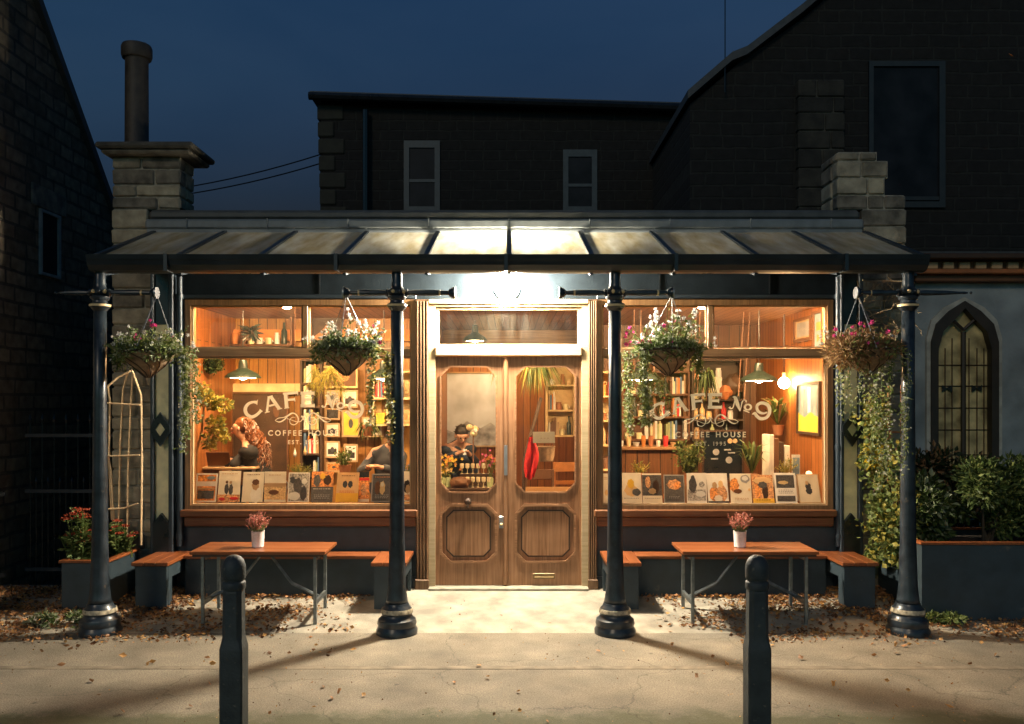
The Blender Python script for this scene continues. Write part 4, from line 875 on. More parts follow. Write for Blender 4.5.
def sedum(x, y, z, label, s=1, n=26):
    t = thing('sedum_plant', label, 'plant', (x, y, z), 'red sedums in the low planter'); f_ = MB(); g_ = MB()
    for i in range(n):
        a = U(0, 6.28); r_ = U(0, .24) * s; top = Vector((x + math.cos(a) * r_, y + math.sin(a) * r_ * .7, z + U(.14, .46) * s)); b = Vector((x + math.cos(a) * r_ * .4, y + math.sin(a) * r_ * .3, z - .05))
        g_.tube([b, top], .005, G1, 4)
        for k in range(22): p = b.lerp(top, U(.1, .95)); g_.leaf(p, U(.045, .09), random.choice([G1, G1, G2]), Vector((U(-1, 1), U(-1, 1), U(-.1, .6))), .55)
        if R() < .42:
            for k in range(46): rr = U(0, 1) ** .5 * .055 * s; aa = U(0, 6.28); f_.leaf(top + Vector((math.cos(aa) * rr, math.sin(aa) * rr, .012 - rr * .25 + U(-.005, .005))), .017, SED, Vector((U(-1, 1), U(-1, 1), .6)), .9)
    g_.build('foliage', t); f_.build('flower_heads', t)
sedum(-4.0, -.5, .5, 'largest red sedum spilling from the front of the low planter', 1.05, 34)
sedum(-3.8, -.2, .48, 'smaller red sedum at the back of the low planter among the canes', .75, 16)
# cane trellis
t = thing('cane_trellis', 'wigwam of pale canes tied with cross sticks in the low planter', 'trellis', (-3.9, -.3, .5)); 
Yt = -.12
for pts in ([(118, 560), (120, 450), (123, 390), (128, 372)], [(127, 560), (128, 470), (131, 400), (133, 372)], [(112, 520), (109, 460), (110, 400), (108, 385)], [(141, 545), (142, 450), (141, 395), (132, 370)], [(114, 520), (111, 470), (108, 455)]):
    q = MB(); q.tube([(px(a, Yt), Yt, pz(b, Yt)) for a, b in pts], .0105, 'cane', 6); q.build('cane', t)
for pts in ([(107, 403), (141, 405)], [(107, 456), (141, 455)], [(107, 509), (125, 508), (139, 503)], [(107, 388), (118, 378), (131, 371)]):
    q = MB(); q.tube([(px(a, Yt), Yt - .02, pz(b, Yt)) for a, b in pts], .01, 'cane', 6); q.build('cross_stick', t)
def clump(q, c, r, n, mats, size, w=.5, droop=0):
    c = Vector(c)
    for i in range(n):
        d = Vector((random.gauss(0, 1), random.gauss(0, 1), random.gauss(0, 1))); d = d.normalized() * (R() ** .45)
        p = c + Vector((d.x * r[0], d.y * r[1], d.z * r[2]))
        q.leaf(p, size * U(.6, 1.4), random.choice(mats), d + Vector((U(-.7, .7), U(-.7, .7), U(-.6, .6) - droop)), w)
def shrub(label, x, y, z, r, n, mats, size, name='shrub', k=9, kind=None):
    t = thing(name, label, 'shrub', (x, y, z)); q = MB(); s = MB()
    for i in range(k):
        c_ = Vector((x + U(-1, 1) * r[0] * .65, y + U(-1, 1) * r[1] * .6, z + r[2] + U(-.7, .75) * r[2])); s.tube([(x + U(-.05, .05), y, z - .1), c_.lerp(Vector((x, y, z)), .5), c_], [.014, .01, .004], bark, 5)
        clump(q, c_, (r[0] * .42, r[1] * .42, r[2] * .38), n // k, mats, size)
    s.build('stems', t); q.build('foliage', t)
shrub('leafy mid green shrub in the tall planter just beyond the outermost column', 4.08, -.45, .62, (.38, .35, .36), 3000, [G1, G3, G3, G5], .07)
shrub('bright leaved shrub in the middle of the tall planter', 4.45, -.55, .62, (.42, .38, .42), 3200, [G1, G2, G3], .06)
shrub('dark green shrub at the far end of the tall planter', 4.95, -.5, .6, (.45, .35, .5), 3000, [G3, G1], .07)
shrub('dark reddish hedge bush below the arched leaded window', 4.75, .55, .5, (.7, .35, .52), 3400, [leaf_dk, leaf_dk, DRY], .07, 'hedge_bush', 12)
shrub('dark leafy bush beyond the end of the tall planter at the street edge', 5.75, -.9, 0, (.42, .5, .8), 3800, [leaf_dk, G3], .08, 'street_bush', 14)
shrub('tiny pale green weed tuft at the foot of the low planter', -3.72, -1.05, .0, (.16, .1, .06), 260, [G1, G5], .04, 'weed_tuft', 4)
shrub('tiny green weed tuft left of the low planter among leaves', -4.1, -1.1, .0, (.14, .1, .07), 240, [G1, G5], .04, 'weed_tuft', 4)
shrub('small green weed growing at the foot of the tall planter', 3.8, -1.05, .0, (.22, .1, .07), 300, [G1, G2], .045, 'weed_tuft', 5)
# climbing plant and ladder trellis on the right
t = thing('wooden_trellis', 'tall thin wooden ladder trellis behind the outermost column by the stone pier', 'trellis', (3.85, -.2, .7)); Yt = -.25
for a in (889, 902):
    q = MB(); q.box(px(a, Yt) - .011, px(a, Yt) + .011, Yt - .011, Yt + .011, .68, pz(385, Yt), 'rust'); q.build('upright', t)
for b in (432, 484, 530):
    q = MB(); q.box(px(889, Yt) - .03, px(902, Yt) + .03, Yt - .026, Yt - .0115, pz(b, Yt) - .01, pz(b, Yt) + .01, 'rust'); q.build('rung', t)
t = thing('climbing_plant', 'pale green climber trailing over the stone pier and down the tall planter side', 'climber', (3.6, -.4, .7)); q = MB(); s = MB()
for (x_, y0_, y1_, sp, n) in ((872, 395, 500, 6, 260), (880, 390, 520, 6, 260), (894, 440, 540, 8, 300), (880, 495, 560, 14, 650), (896, 500, 565, 14, 620), (905, 480, 550, 8, 300), (868, 400, 470, 5, 200)):
    Yv = -.32 if x_ < 890 else -.5
    pts = [(px(x_ + 4 * math.sin(k * 1.3 + x_), Yv), Yv + U(-.04, .04), pz(y0_ + (y1_ - y0_) * k / 8, Yv)) for k in range(9)]; s.tube(pts, .006, 'brown', 5)
    for i in range(n):
        k = U(0, 7.99); p = Vector(pts[int(k)]).lerp(Vector(pts[int(k) + 1]), k % 1) + Vector((random.gauss(0, sp * .0055), random.gauss(0, .07), random.gauss(0, .03)))
        q.leaf(p, U(.035, .075), random.choice([G2, G2, G1, G4]), Vector((U(-1, 1), U(-1, .3), U(-1, .4))), .75)
clump(q, (px(874, -.35), -.35, pz(457, -.35)), (.06, .05, .09), 40, [mat_leaf('leaf_gold', (.75, .5, .03))], .08)
s.build('stems', t); q.build('foliage', t)
t = thing('bare_vine', 'tangle of dry bare twigs on the stone pier above the end hanging basket', 'climber', (3.7, -.02, 2.5)); q = MB()
for i in range(60):
    a = Vector((U(3.5, 3.98), U(-.09, -.02), U(2.3, 3.22))); pts = [a]
    d = Vector((U(-1, 1), U(-.1, .1), U(-.4, 1))).normalized()
    for k in range(6): d = (d + Vector((U(-.6, .6), U(-.2, .2), U(-.6, .5)))).normalized(); n_ = pts[-1] + d * .07; n_.x = max(3.45, min(4.05, n_.x)); n_.y = max(-.16, min(-.01, n_.y)); n_.z = min(3.18, n_.z); pts.append(n_)
    q.tube(pts, [.005, .005, .004, .004, .003, .003, .002], mat('twig', (.33, .24, .14), rough=.9), 4)
q.build('twigs', t)
# ------------------------------------------------------------ hanging baskets
wick = mat('basket_wicker', (.3, .2, .12), rough=.85, var=.5, vs=9, bump=1, bs=30)
def basket(bx, by, label, trail, fl, dry=0, armx=None, up=(26, 22)):
    """bx, by: pixel of the rim centre; trail: list of (dx px, bottom px, spread px, n)"""
    Y = -1.2; X = px(bx, Y); Z = pz(by, Y); t = thing('hanging_basket', label, 'hanging basket', (X, Y, Z), 'hanging flower baskets along the canopy front')
    q = MB(); r0 = .235
    q.lathe([(0, -.225), (.02, -.215), (.06, -.18), (.13, -.12), (.19, -.065), (.225, -.025), (r0, 0), (r0 - .012, .004), (.2, -.02), (0, -.06)], X, Y, wick, 28, cz=Z)
    for k in range(9):   # spiral ribs
        a0 = k * 2 * math.pi / 9; q.tube([(X + (rr + .006) * math.cos(a0 + j * .33), Y + (rr + .006) * math.sin(a0 + j * .33), Z + zz) for j, (rr, zz) in enumerate([(r0, 0), (.225, -.025), (.19, -.065), (.13, -.12), (.06, -.18), (.015, -.22)])], .005, 'dbrown', 5)
    q.lathe([(r0 + .006, -.008), (r0 + .012, 0), (r0 + .006, .008)], X, Y, 'dbrown', 28, cz=Z); q.build('bowl', t, True)
    q = MB(); hx = px(armx, Y) if armx else X; hz = 2.90
    for k in range(3):
        a = k * 2.09 + .5; p0 = Vector((X + r0 * math.cos(a), Y + r0 * math.sin(a), Z)); p1 = Vector((hx, Y, hz))
        for j in range(26):
            if j % 2 == 0: q.tube([p0.lerp(p1, j / 26), p0.lerp(p1, (j + 1.25) / 26)], .0045, 'steel', 4)
            else: q.tube([p0.lerp(p1, j / 26), p0.lerp(p1, (j + 1.1) / 26)], .0028, 'steel', 4)
    q.build('chain', t)
    g_ = MB(); f_ = MB()
    lm = [G1, G2, G5] if not dry else [DRY, DRY, G2]
    for i in range(110):   # stems rising out of the bowl
        a = U(0, 6.28); rr = U(0, .22); b = Vector((X + rr * math.cos(a), Y + rr * math.sin(a) * .9, Z - .02)); e = b + Vector((math.cos(a) * U(.02, .17), math.sin(a) * .1, U(.04, up[1] / 100.0) * U(.6, 1.25)))
        g_.tube([b, e], .002, G1 if not dry else DRY, 3)
        for k in range(15): g_.leaf(b.lerp(e, U(.1, 1)) + Vector((random.gauss(0, .015), random.gauss(0, .015), 0)), U(.02, .05), random.choice(lm))
        if R() < fl[0]: f_.flower(e, U(.03, .055), WF if R() < fl[1] else PF)
    clump(g_, (X, Y, Z + .02), (.29, .26, .07), 900, lm, .04)
    for _ in range(16):
        a = U(3.3, 6.1); clump(g_, (X + .25 * math.cos(a), Y + .25 * math.sin(a), Z - U(.0, .07)), (.05, .04, .05), 22, lm, .035)
    if dry:
        clump(g_, (X - .18, Y - .1, Z - .02), (.22, .16, .13), 700, [DRY, DRY, mat_leaf('straw', (.42, .28, .13))], .06, .25)
    for (dx, yb_, sp, n, mm) in trail:
        k_ = max(3, int(sp / 4))
        for s_ in range(k_):
            xs_ = X + (dx + U(-sp, sp) * .5) / 116.5; ys_ = Y + U(-.2, .12); zb_ = pz(yb_ - U(0, (yb_ - by) * .45), Y)
            pts = [Vector((X + (xs_ - X) * .7, ys_, Z + .02)), Vector((xs_, ys_, Z - .02))]; 
            while pts[-1].z > zb_: pts.append(pts[-1] + Vector((U(-.012, .012), U(-.012, .012), -.045)))
            g_.tube(pts, .002, G1, 3); m_ = n // k_
            for i in range(m_):
                k = U(0, len(pts) - 1.01); p = pts[int(k)].lerp(pts[int(k) + 1], k % 1) + Vector((random.gauss(0, .018), random.gauss(0, .018), 0))
                g_.leaf(p, U(.018, .042), random.choice(mm), Vector((U(-1, 1), U(-1, 1), U(-1.2, .3))), .6)
                if R() < fl[2]: f_.flower(p + Vector((0, -.02, 0)), U(.014, .028), WF)
    for (dx, dy, n, m_) in fl[3]:
        c_ = Vector((X + dx / 116.5, Y - .05, Z + dy / 116.5))
        g_.tube([(X + dx / 233, Y - .02, Z), c_], .003, G2, 4)
        for i in range(n): f_.flower(c_ + Vector((random.gauss(0, .02), random.gauss(0, .03), random.gauss(0, .03))), U(.03, .05), m_)
        for i in range(20): g_.leaf(Vector((X + dx / 233, Y - .02, Z)).lerp(c_, U(.2, 1)) + Vector((random.gauss(0, .015), 0, 0)), .035, random.choice(lm))
    g_.build('foliage', t); f_.build('flowers', t)
basket(148, 352, 'hanging basket at the chimney end with pink blooms and a white flowered trail', [(40, 460, 18, 1200, [G5, G2, G1]), (-22, 368, 22, 260, [G1, G3])], (.25, .7, .05, [(8, 26, 5, PF), (-8, 14, 3, PF), (24, 22, 3, WF), (34, 18, 3, WF), (44, 6, 4, WF), (50, 2, 3, WF)]), armx=157)
basket(346, 350, 'hanging basket with ridged cone and long pale trail in the laptop window', [(37, 470, 15, 1200, [G5, G2, G4]), (-20, 362, 20, 200, [G1, G5])], (.5, .95, .04, [(-22, 12, 4, WF), (-16, 22, 4, WF), (6, 34, 5, WF), (18, 26, 4, WF), (28, 20, 6, WF), (34, 16, 4, WF), (-38, 8, 3, WF)]), armx=346)
basket(668, 350, 'fullest hanging basket, right of the door, with tall white and magenta blooms', [(-34, 436, 20, 1700, [G5, G2, G2]), (24, 372, 26, 420, [G2, G1])], (.4, .8, .03, [(-14, 34, 9, WF), (-18, 26, 8, WF), (-8, 22, 7, WF), (8, 38, 5, WF), (26, 34, 5, WF), (22, 24, 4, WF), (-40, 20, 4, PF), (-42, 10, 4, PF), (-24, 12, 3, PF), (44, 4, 3, WF)]), armx=672, up=(26, 30))
basket(866, 350, 'straggly dried out hanging basket at the pier end with pink flowers', [(16, 500, 30, 900, [G1, G2, G5]), (-18, 430, 24, 420, [G2, G5])], (.2, .5, .06, [(-14, 18, 5, PF), (-20, 12, 5, PF), (-4, 22, 4, PF), (-40, 20, 4, WF), (-48, 8, 3, WF), (-34, 14, 3, PF)]), dry=1, armx=858)
# ------------------------------------------------------------ fallen leaves
LM = [mat_leaf('fallen_a', (.36, .17, .07), trans=.15), mat_leaf('fallen_b', (.22, .11, .05), trans=.15), mat_leaf('fallen_c', (.45, .24, .08), trans=.15), mat_leaf('fallen_d', (.1, .045, .02), trans=.1)]
q = MB(); n = 0
while n < 20000:
    x = U(-6, 6); y = U(-2.0, -.04); a = abs(x + .02)
    dens = 0
    if a > 1.3: dens = .12 + 1.5 * max(0, noise.noise(Vector((x * 1.7, y * 2.6, 4))) + .12) ** 1.2 + (.5 if y > -.35 else 0)
    if a > 1.3 and -1.15 < y < -.25: dens *= 1.5
    if y < -1.2: dens *= max(0, .5 - (-1.2 - y) * 1.1) if a > 1.9 else .03
    if 1.0 < a < 1.5: dens *= .3
    if a < .9: dens = .0015
    if a < 2.2: dens *= .55
    if a > 3.2: dens = min(1, dens * 2)
    if R() > dens: continue
    n += 1; z = ground_z(y) + .012 + (.025 * R() if a > 3.2 or -1 < y < -.3 else 0)
    sz = U(.012, .05); ang = U(0, 6.28); tilt = U(-.3, .6)
    q.leaf((x, y, z), sz, random.choice(LM), Vector((math.cos(ang), math.sin(ang), tilt * .4)), .7)
for i in range(5000):
    x = U(-5.5, 5.5); y = U(-3.6, -.1)
    if R() > .12 + .9 * max(0, noise.noise(Vector((x * .9, y * 1.4, 9)))): continue
    q.leaf((x, y, ground_z(y) + .008), U(.005, .016), random.choice(LM[1:]), Vector((U(-1, 1), U(-1, 1), U(0, .3))), .8)
for i in range(150):
    x = U(-5, 5.5); y = U(-4.2, -1.6)
    if abs(x) < 1.2 and R() < .6: continue
    q.leaf((x, y, ground_z(y) + .012), U(.03, .065), random.choice(LM[:3]), Vector((U(-1, 1), U(-1, 1), U(0, .25))), .7)
o = q.build('fallen_leaves'); tag(o, 'brown and orange fallen autumn leaves scattered along the frontage', 'leaf litter', kind='stuff')
# ------------------------------------------------------------ posters standing in the windows
PT = lambda m: (m if not isinstance(m, str) else mat_leaf('print_' + m, PAL[m][0], var=.12, rough=.5, trans=.45))
def poster(x0, x1, label, paper, shapes, Yp=.16, top=473, bot=502, lean=.08, border=None):
    top += U(-1.6, 1.2); Yp += U(-.01, .02); lean += U(-.02, .02); sk_ = U(-.012, .012); X0, X1 = px(x0, Yp), px(x1, Yp); Z0, Z1 = max(.93, pz(bot, Yp)), pz(top, Yp); W = X1 - X0; H = Z1 - Z0
    q = MB(); k = [0]
    def pt(u, v, o): return (X0 + u * W + v * sk_, Yp + lean * v - .004 - o, Z0 + v * H)
    q.add([pt(0,0,0), pt(1,0,0), pt(1,1,0), pt(0,1,0), (X0, Yp + .0, Z0), (X1, Yp, Z0), (X1 + sk_, Yp + lean, Z1), (X0 + sk_, Yp + lean, Z1)], [(0,1,2,3), (7,6,5,4), (0,4,5,1), (1,5,6,2), (2,6,7,3), (3,7,4,0)], PT(paper))
    for sh in shapes:
        k[0] += 1; o = .0006 * k[0]
        if sh[0] == 'r': _, a, b, c, d, m = sh; m = PT(m); q.add([pt(a,b,o), pt(c,b,o), pt(c,d,o), pt(a,d,o)], [(0,1,2,3)], m)
        elif sh[0] == 'e':
            _, a, b, ra, rb_, m = sh; m = PT(m)
            q.add([pt(a + ra * math.cos(i * math.pi / 7) * (1 + .12 * math.sin(3.1 * i + a * 9)), b + rb_ * math.sin(i * math.pi / 7) * (1 + .1 * math.cos(2.3 * i)), o) for i in range(14)], [tuple(range(14))], m)
        elif sh[0] == 't':      # lines of small print, too small to read
            _, a, b, c, n, m = sh; m = PT(m)
            for i in range(n):
                u = a
                while u < c - .03:
                    wd = U(.04, .12); q.add([pt(u, b - i * .05, o), pt(min(u + wd, c), b - i * .05, o), pt(min(u + wd, c), b - i * .05 + .022, o), pt(u, b - i * .05 + .022, o)], [(0,1,2,3)], m); u += wd + .03
    return single(q, 'poster', label, 'poster', ((X0 + X1) / 2, Yp, Z0), 'posters standing along the window ledges')
TF = mat('photo_warm', (.42, .2, .08), var=.7, vs=60); TB = mat('photo_dark', (.035, .03, .028), var=.8, vs=60); TG = mat('photo_grey', (.3, .28, .25), var=.75, vs=70); TO = mat('photo_orange', (.55, .2, .04), var=.7, vs=55); TP = mat('photo_field', (.5, .32, .14), var=.45, vs=60)
poster(194.5, 216, 'poster with white border and brown striped picture, first by the creeper', 'white', [('r',.07,.05,.93,.95,TO),('r',.07,.55,.93,.72,'white'),('r',.12,.12,.88,.4,TB),('r',.12,.44,.88,.5,'tan'),('e',.7,.85,.2,.06,'bluegrey')])
poster(217.5, 239.5, 'cream poster with two small standing figures and red splashes at its foot', 'paper', [('e',.38,.42,.1,.17,'dgrey'),('e',.38,.64,.06,.05,'brown'),('e',.58,.4,.1,.18,TB),('e',.56,.63,.06,.05,'tan'),('r',0,0,1,.24,TF),('e',.2,.1,.15,.05,'red'),('e',.75,.12,.2,.05,'red'),('t',.15,.9,.85,1,'tan')])
poster(241.5, 262.5, 'cream poster with one portrait of a woman in its lower right corner', 'paper', [('e',.66,.25,.26,.28,'white'),('e',.62,.56,.17,.17,'tan'),('e',.62,.66,.17,.1,'brown'),('t',.2,.9,.8,1,'brown')])
poster(264, 285.5, 'pale poster with a sandy landscape across its middle', 'paper', [('r',0,.08,1,.5,TP),('r',0,.5,1,.62,'tan'),('e',.45,.32,.25,.08,'brown'),('t',.2,.88,.8,1,'tan')])
poster(287.5, 309, 'black and white group photograph poster beside the sandy landscape', 'white', [('r',.04,.03,.96,.97,TG),('e',.45,.55,.2,.28,TB),('e',.3,.2,.28,.14,'white'),('e',.72,.3,.16,.25,'dgrey'),('e',.75,.7,.13,.1,'white'),('e',.2,.75,.12,.12,'dgrey')])
poster(310.5, 332.5, 'dark poster with glowing orange faces along its top half', TB, [('r',0,.5,1,1,TO),('e',.25,.7,.16,.2,TB),('e',.72,.72,.18,.17,'dbrown'),('e',.5,.85,.12,.1,'yellow'),('t',.1,.42,.9,1,'paper'),('t',.15,.22,.85,3,'grey')])
poster(335.5, 357.5, 'bright yellow poster with small dark emblem shapes', 'yellow', [('r',.0,.3,1,1,'gold'),('e',.38,.6,.11,.12,'dgrey'),('e',.62,.6,.11,.12,'dgrey'),('e',.5,.16,.42,.14,'yellow'),('t',.15,.36,.85,2,'orange'),('t',.2,.88,.8,1,'brown')])
poster(358.5, 369, 'narrow orange and red poster tucked beside the bright yellow one', TO, [('r',0,.8,1,1,'black'),('r',0,.7,1,.78,'red'),('e',.5,.4,.3,.2,TF),('r',0,0,1,.1,'paper')], Yp=.2)
poster(370.5, 392.5, 'black poster with one pale glowing figure and orange title', 'grey', [('r',.06,.04,.94,.96,TB),('e',.5,.5,.13,.24,'gold'),('e',.5,.62,.07,.08,'paper'),('e',.28,.5,.12,.24,'brown'),('t',.15,.87,.85,1,'orange'),('t',.2,.24,.8,3,'grey')])
poster(400, 412, 'narrow white poster with a dark haired portrait next to the door', 'paper', [('e',.55,.5,.3,.22,'darkhair'),('e',.62,.42,.18,.15,'tan'),('e',.6,.15,.35,.1,TF)])
B = dict(top=475, bot=503)
poster(599, 609.5, 'plain cream poster closest to the door on the right window ledge', 'paper', [('t',.2,.85,.8,2,'tan'),('e',.7,.35,.15,.1,'gold')], **B)
poster(621, 642.5, 'white poster with a yellow pear shape, beside the iron column', 'paper', [('e',.5,.42,.3,.2,'gold'),('e',.5,.64,.16,.16,'yellow'),('e',.75,.36,.2,.12,TB),('t',.15,.15,.85,1,'grey')], **B)
poster(643, 662.5, 'brown group photograph poster next to the white one with the yellow pear', 'paper', [('r',0,.25,1,.95,TB),('e',.3,.7,.14,.2,TF),('e',.7,.55,.17,.24,'dbrown'),('e',.5,.4,.2,.1,'tan'),('t',.1,.15,.9,1,'grey')], **B)
poster(664, 685, 'black poster with a smoky orange blaze in its middle', 'grey', [('r',.05,.04,.95,.96,TB),('e',.5,.65,.34,.18,TF),('e',.65,.62,.15,.14,TO),('t',.25,.22,.75,2,'grey')], **B)
poster(687, 707, 'white poster with black and white seated band figures', 'white', [('r',.04,.08,.96,.45,TG),('e',.3,.6,.2,.26,TB),('e',.3,.84,.1,.09,'dgrey'),('e',.75,.62,.14,.1,TG),('e',.68,.3,.25,.1,'white')], **B)
poster(708.5, 729, 'white poster with two people in orange side by side', 'white', [('e',.33,.3,.25,.26,TO),('e',.36,.6,.12,.11,'tan'),('e',.7,.32,.25,.28,TF),('e',.66,.64,.12,.12,'gold'),('e',.5,.15,.2,.12,'paper'),('r',0,0,1,.07,TB)], **B)
poster(731, 752, 'cream poster with orange cup picture and a ring in its top corner', 'paper', [('e',.2,.6,.22,.25,TO),('e',.35,.4,.2,.08,'brown'),('e',.72,.82,.22,.14,'grey'),('e',.72,.84,.15,.08,'white'),('e',.9,.45,.06,.05,'gold'),('t',.2,.15,.85,2,'tan')], **B)
poster(753.5, 774.5, 'busy brown and yellow crowd photograph poster with yellow foot', TF, [('e',.25,.45,.14,.3,TO),('e',.6,.4,.14,.3,'dbrown'),('e',.5,.8,.45,.13,'gold'),('e',.5,.64,.22,.12,TB),('r',0,0,1,.16,'yellow'),('t',.15,.1,.85,1,'brown')], **B)
poster(776, 797.5, 'white framed poster with dark landscape strip above and black strip below', 'white', [('r',.08,.5,.92,.93,TB),('e',.4,.68,.25,.06,'gold'),('r',.08,.06,.92,.24,TB),('t',.15,.42,.85,3,'grey')], **B)
poster(799.5, 821.5, 'beige poster with one small dark huddled figure at its centre', 'paper', [('r',0,0,1,1,'tan'),('r',.04,.03,.96,.97,mat('beige', (.5, .42, .3), var=.1)),('e',.48,.58,.13,.13,TB),('e',.5,.42,.15,.12,'dgrey'),('e',.44,.7,.08,.07,'tan'),('t',.2,.9,.8,1,'tan')], **B)
# ------------------------------------------------------------ pendant lamps
def pendant(x, y, Y, label, w=.2, e=PEND, cord=3.0, m='darkgreen'):
    X, Z = px(x, Y), pz(y, Y); t = thing('pendant_lamp', label, 'lamp', (X, Y, Z), 'enamel pendant lamps inside the cafe')
    q = MB(); q.lathe([(w, 0), (w - .004, .012), (w * .8, .05), (w * .45, .085), (w * .26, .11), (w * .24, .17), (w * .2, .2), (0, .21)], X, Y, m, 28, cz=Z); q.lathe([(w - .002, .001), (w * .78, .045), (w * .43, .08), (w * .2, .1)], X, Y, 'white', 28, cz=Z); q.build('shade', t, True)
    q = MB(); q.lathe([(w * .93, .006), (w * .7, .0), (0, -.004)], X, Y, mat_emit('diffuser_glow', (1, .74, .42), 45), 24, cz=Z); q.build('diffuser', t, True)
    q = MB(); q.tube([(X, Y, Z + .2), (X, Y, cord)], .005, 'black', 6); q.build('cord', t)
    q = MB(); q.ell((X, Y, Z + .025), (.055, .055, .045), mat_emit('bulb_glow', (1, .62, .28), e), 12, 8); q.build('bulb', t, True)
pendant(243, 378, .95, 'green pendant lamp over the woman at the laptop', .2)
pendant(384, 379, .9, 'green pendant lamp mostly hidden by the basket with the pale ridged cone', .19)
pendant(475, 341, 2.2, 'small pendant lamp seen through the fanlight above the door', .16, PEND * .8)
pendant(759, 381, 1.0, 'green pendant lamp in the window with the picture of arches', .21)
pendant(640, 380, .95, 'pendant lamp behind the fullest hanging basket right of the door', .2)
t = thing('globe_bulb', 'small bare glowing bulb right next to the green pendant and arches picture', 'lamp', (px(784, 1.4), 1.4, pz(383, 1.4)), None); q = MB()
q.ell((px(784, 1.4), 1.4, pz(383, 1.4)), .065, MATS['bulb_glow'], 14, 10); q.build('bulb', t, True); q = MB(); q.tube([(px(784, 1.4), 1.4, pz(383, 1.4) + .06), (px(784, 1.4), 1.4, 3.0)], .006, 'black', 6); q.tube([(px(784, 1.4), 1.4, pz(383, 1.4) + .055), (px(784, 1.4), 1.4, pz(383, 1.4) + .12)], .02, 'gold', 8); q.build('cord', t)
for x, Y, lab in ((-.1, 3.78, 'added unseen brass ceiling lamp deep in the room in line with the door'), (2.0, .3, 'added unseen brass spot lamp high behind the window head right of the door'), (-2.3, .3, 'added unseen brass spot lamp high behind the window head left of the door'), (.1, .4, 'added unseen brass spot lamp just inside above the double door')):  # unseen fill lamps added to brighten the room walls and the canvas
    t = thing('added_ceiling_lamp', lab, 'lamp', (x, Y, 2.8)); q = MB(); q.lathe([(.0, 2.945), (.03, 2.948), (.045, 2.96), (.045, 2.975), (.03, 2.98)], x, Y, mat_emit('added_spot_glow', (1, .62, .28), PEND * 6), 14); q.build('bulb', t, True); q = MB(); q.lathe([(.03, 2.981), (.06, 2.984), (.06, 2.99), (.02, 2.998)], x, Y, 'gold', 18); q.build('mount', t, True)
# ------------------------------------------------------------ pictures, shelves, props
def framed(name, x0, x1, y0, y1, Y, label, fm, bgm, shapes, cat='picture', d=.03, group=None):
    X0, X1, Z0, Z1 = px(x0, Y), px(x1, Y), pz(y1, Y), pz(y0, Y); t = thing(name, label, cat, ((X0 + X1) / 2, Y, Z0), group); b = .022
    q = MB(); q.ring(rect(X0, X1, Z0, Z1), rect(X0 + b, X1 - b, Z0 + b, Z1 - b), Y - d, Y, fm); q.build('frame', t)
    q = MB(); W, H = X1 - X0 - 2 * b, Z1 - Z0 - 2 * b; q.box(X0 + b, X1 - b, Y - .012, Y - .002, Z0 + b, Z1 - b, bgm)
    for k, sh in enumerate(shapes):
        o = Y - .0126 - .0006 * k; pt = lambda u, v: (X0 + b + u * W, o, Z0 + b + v * H)
        if sh[0] == 'r': q.add([pt(sh[1], sh[2]), pt(sh[3], sh[2]), pt(sh[3], sh[4]), pt(sh[1], sh[4])], [(0,1,2,3)], sh[5])
        elif sh[0] == 'e': q.add([pt(sh[1] + sh[3] * math.cos(i * math.pi / 8), sh[2] + sh[4] * math.sin(i * math.pi / 8)) for i in range(16)], [tuple(range(16))], sh[5])
        elif sh[0] == 'p': q.add([pt(*p) for p in sh[1]], [tuple(range(len(sh[1])))], sh[2])
    q.build('picture', t)
framed('framed_picture', 312, 342, 318, 350, 1.85, 'dark framed picture of a brown hill in the upper pane left of the door', 'dbrown', 'dbrown', [('p', [(0,0),(1,0),(1,.45),(.8,.75),(.55,.9),(.3,.6),(0,.4)], TF)])
framed('framed_picture', 322, 358, 366, 388, 1.82, 'gold framed dark picture below the pale ridged basket', 'gold', 'brown', [('e', .5, .5, .3, .3, TF)])
framed('mirror', 232, 289, 392, 480, 1.83, 'large dark brown framed board behind the woman with long hair', 'brown', mat('board', (.06, .03, .015), var=.5, vs=4), [('e', .8, .8, .06, .08, 'brown')], 'board')
cards = [(325, 340, 390, 405, 'dark photo card in the top row of cards', TG), (342, 358, 390, 408, 'pale photo card in the top row of cards', 'paper'), (325, 340, 408, 420, 'dark brown card below the dark photo card', TB), (342, 360, 410, 437, 'yellow card with dark motif in the middle of the card display', 'yellow'), (325, 340, 423, 437, 'grey white card left of the yellow card', 'paper'), (325, 340, 441, 458, 'white bordered card low in the card display', 'white'), (344, 358, 444, 462, 'white card with dark square low in the card display', 'white'), (362, 384, 417, 437, 'wide grey white card right of the yellow card', 'paper'), (326, 342, 462, 472, 'orange topped card at the foot of the card display', TO)]
for a, b, c_, d_, lab, m in cards:
    framed('postcard', a, b, c_, d_, 1.8, lab + ' on the plank wall', 'tan', m, [('r', .12, .15, .88, .55, TB if m in ('white', 'paper') else m), ('e', .5, .5, .16, .2, 'dgrey')], 'card', .012, 'cards on the plank wall')
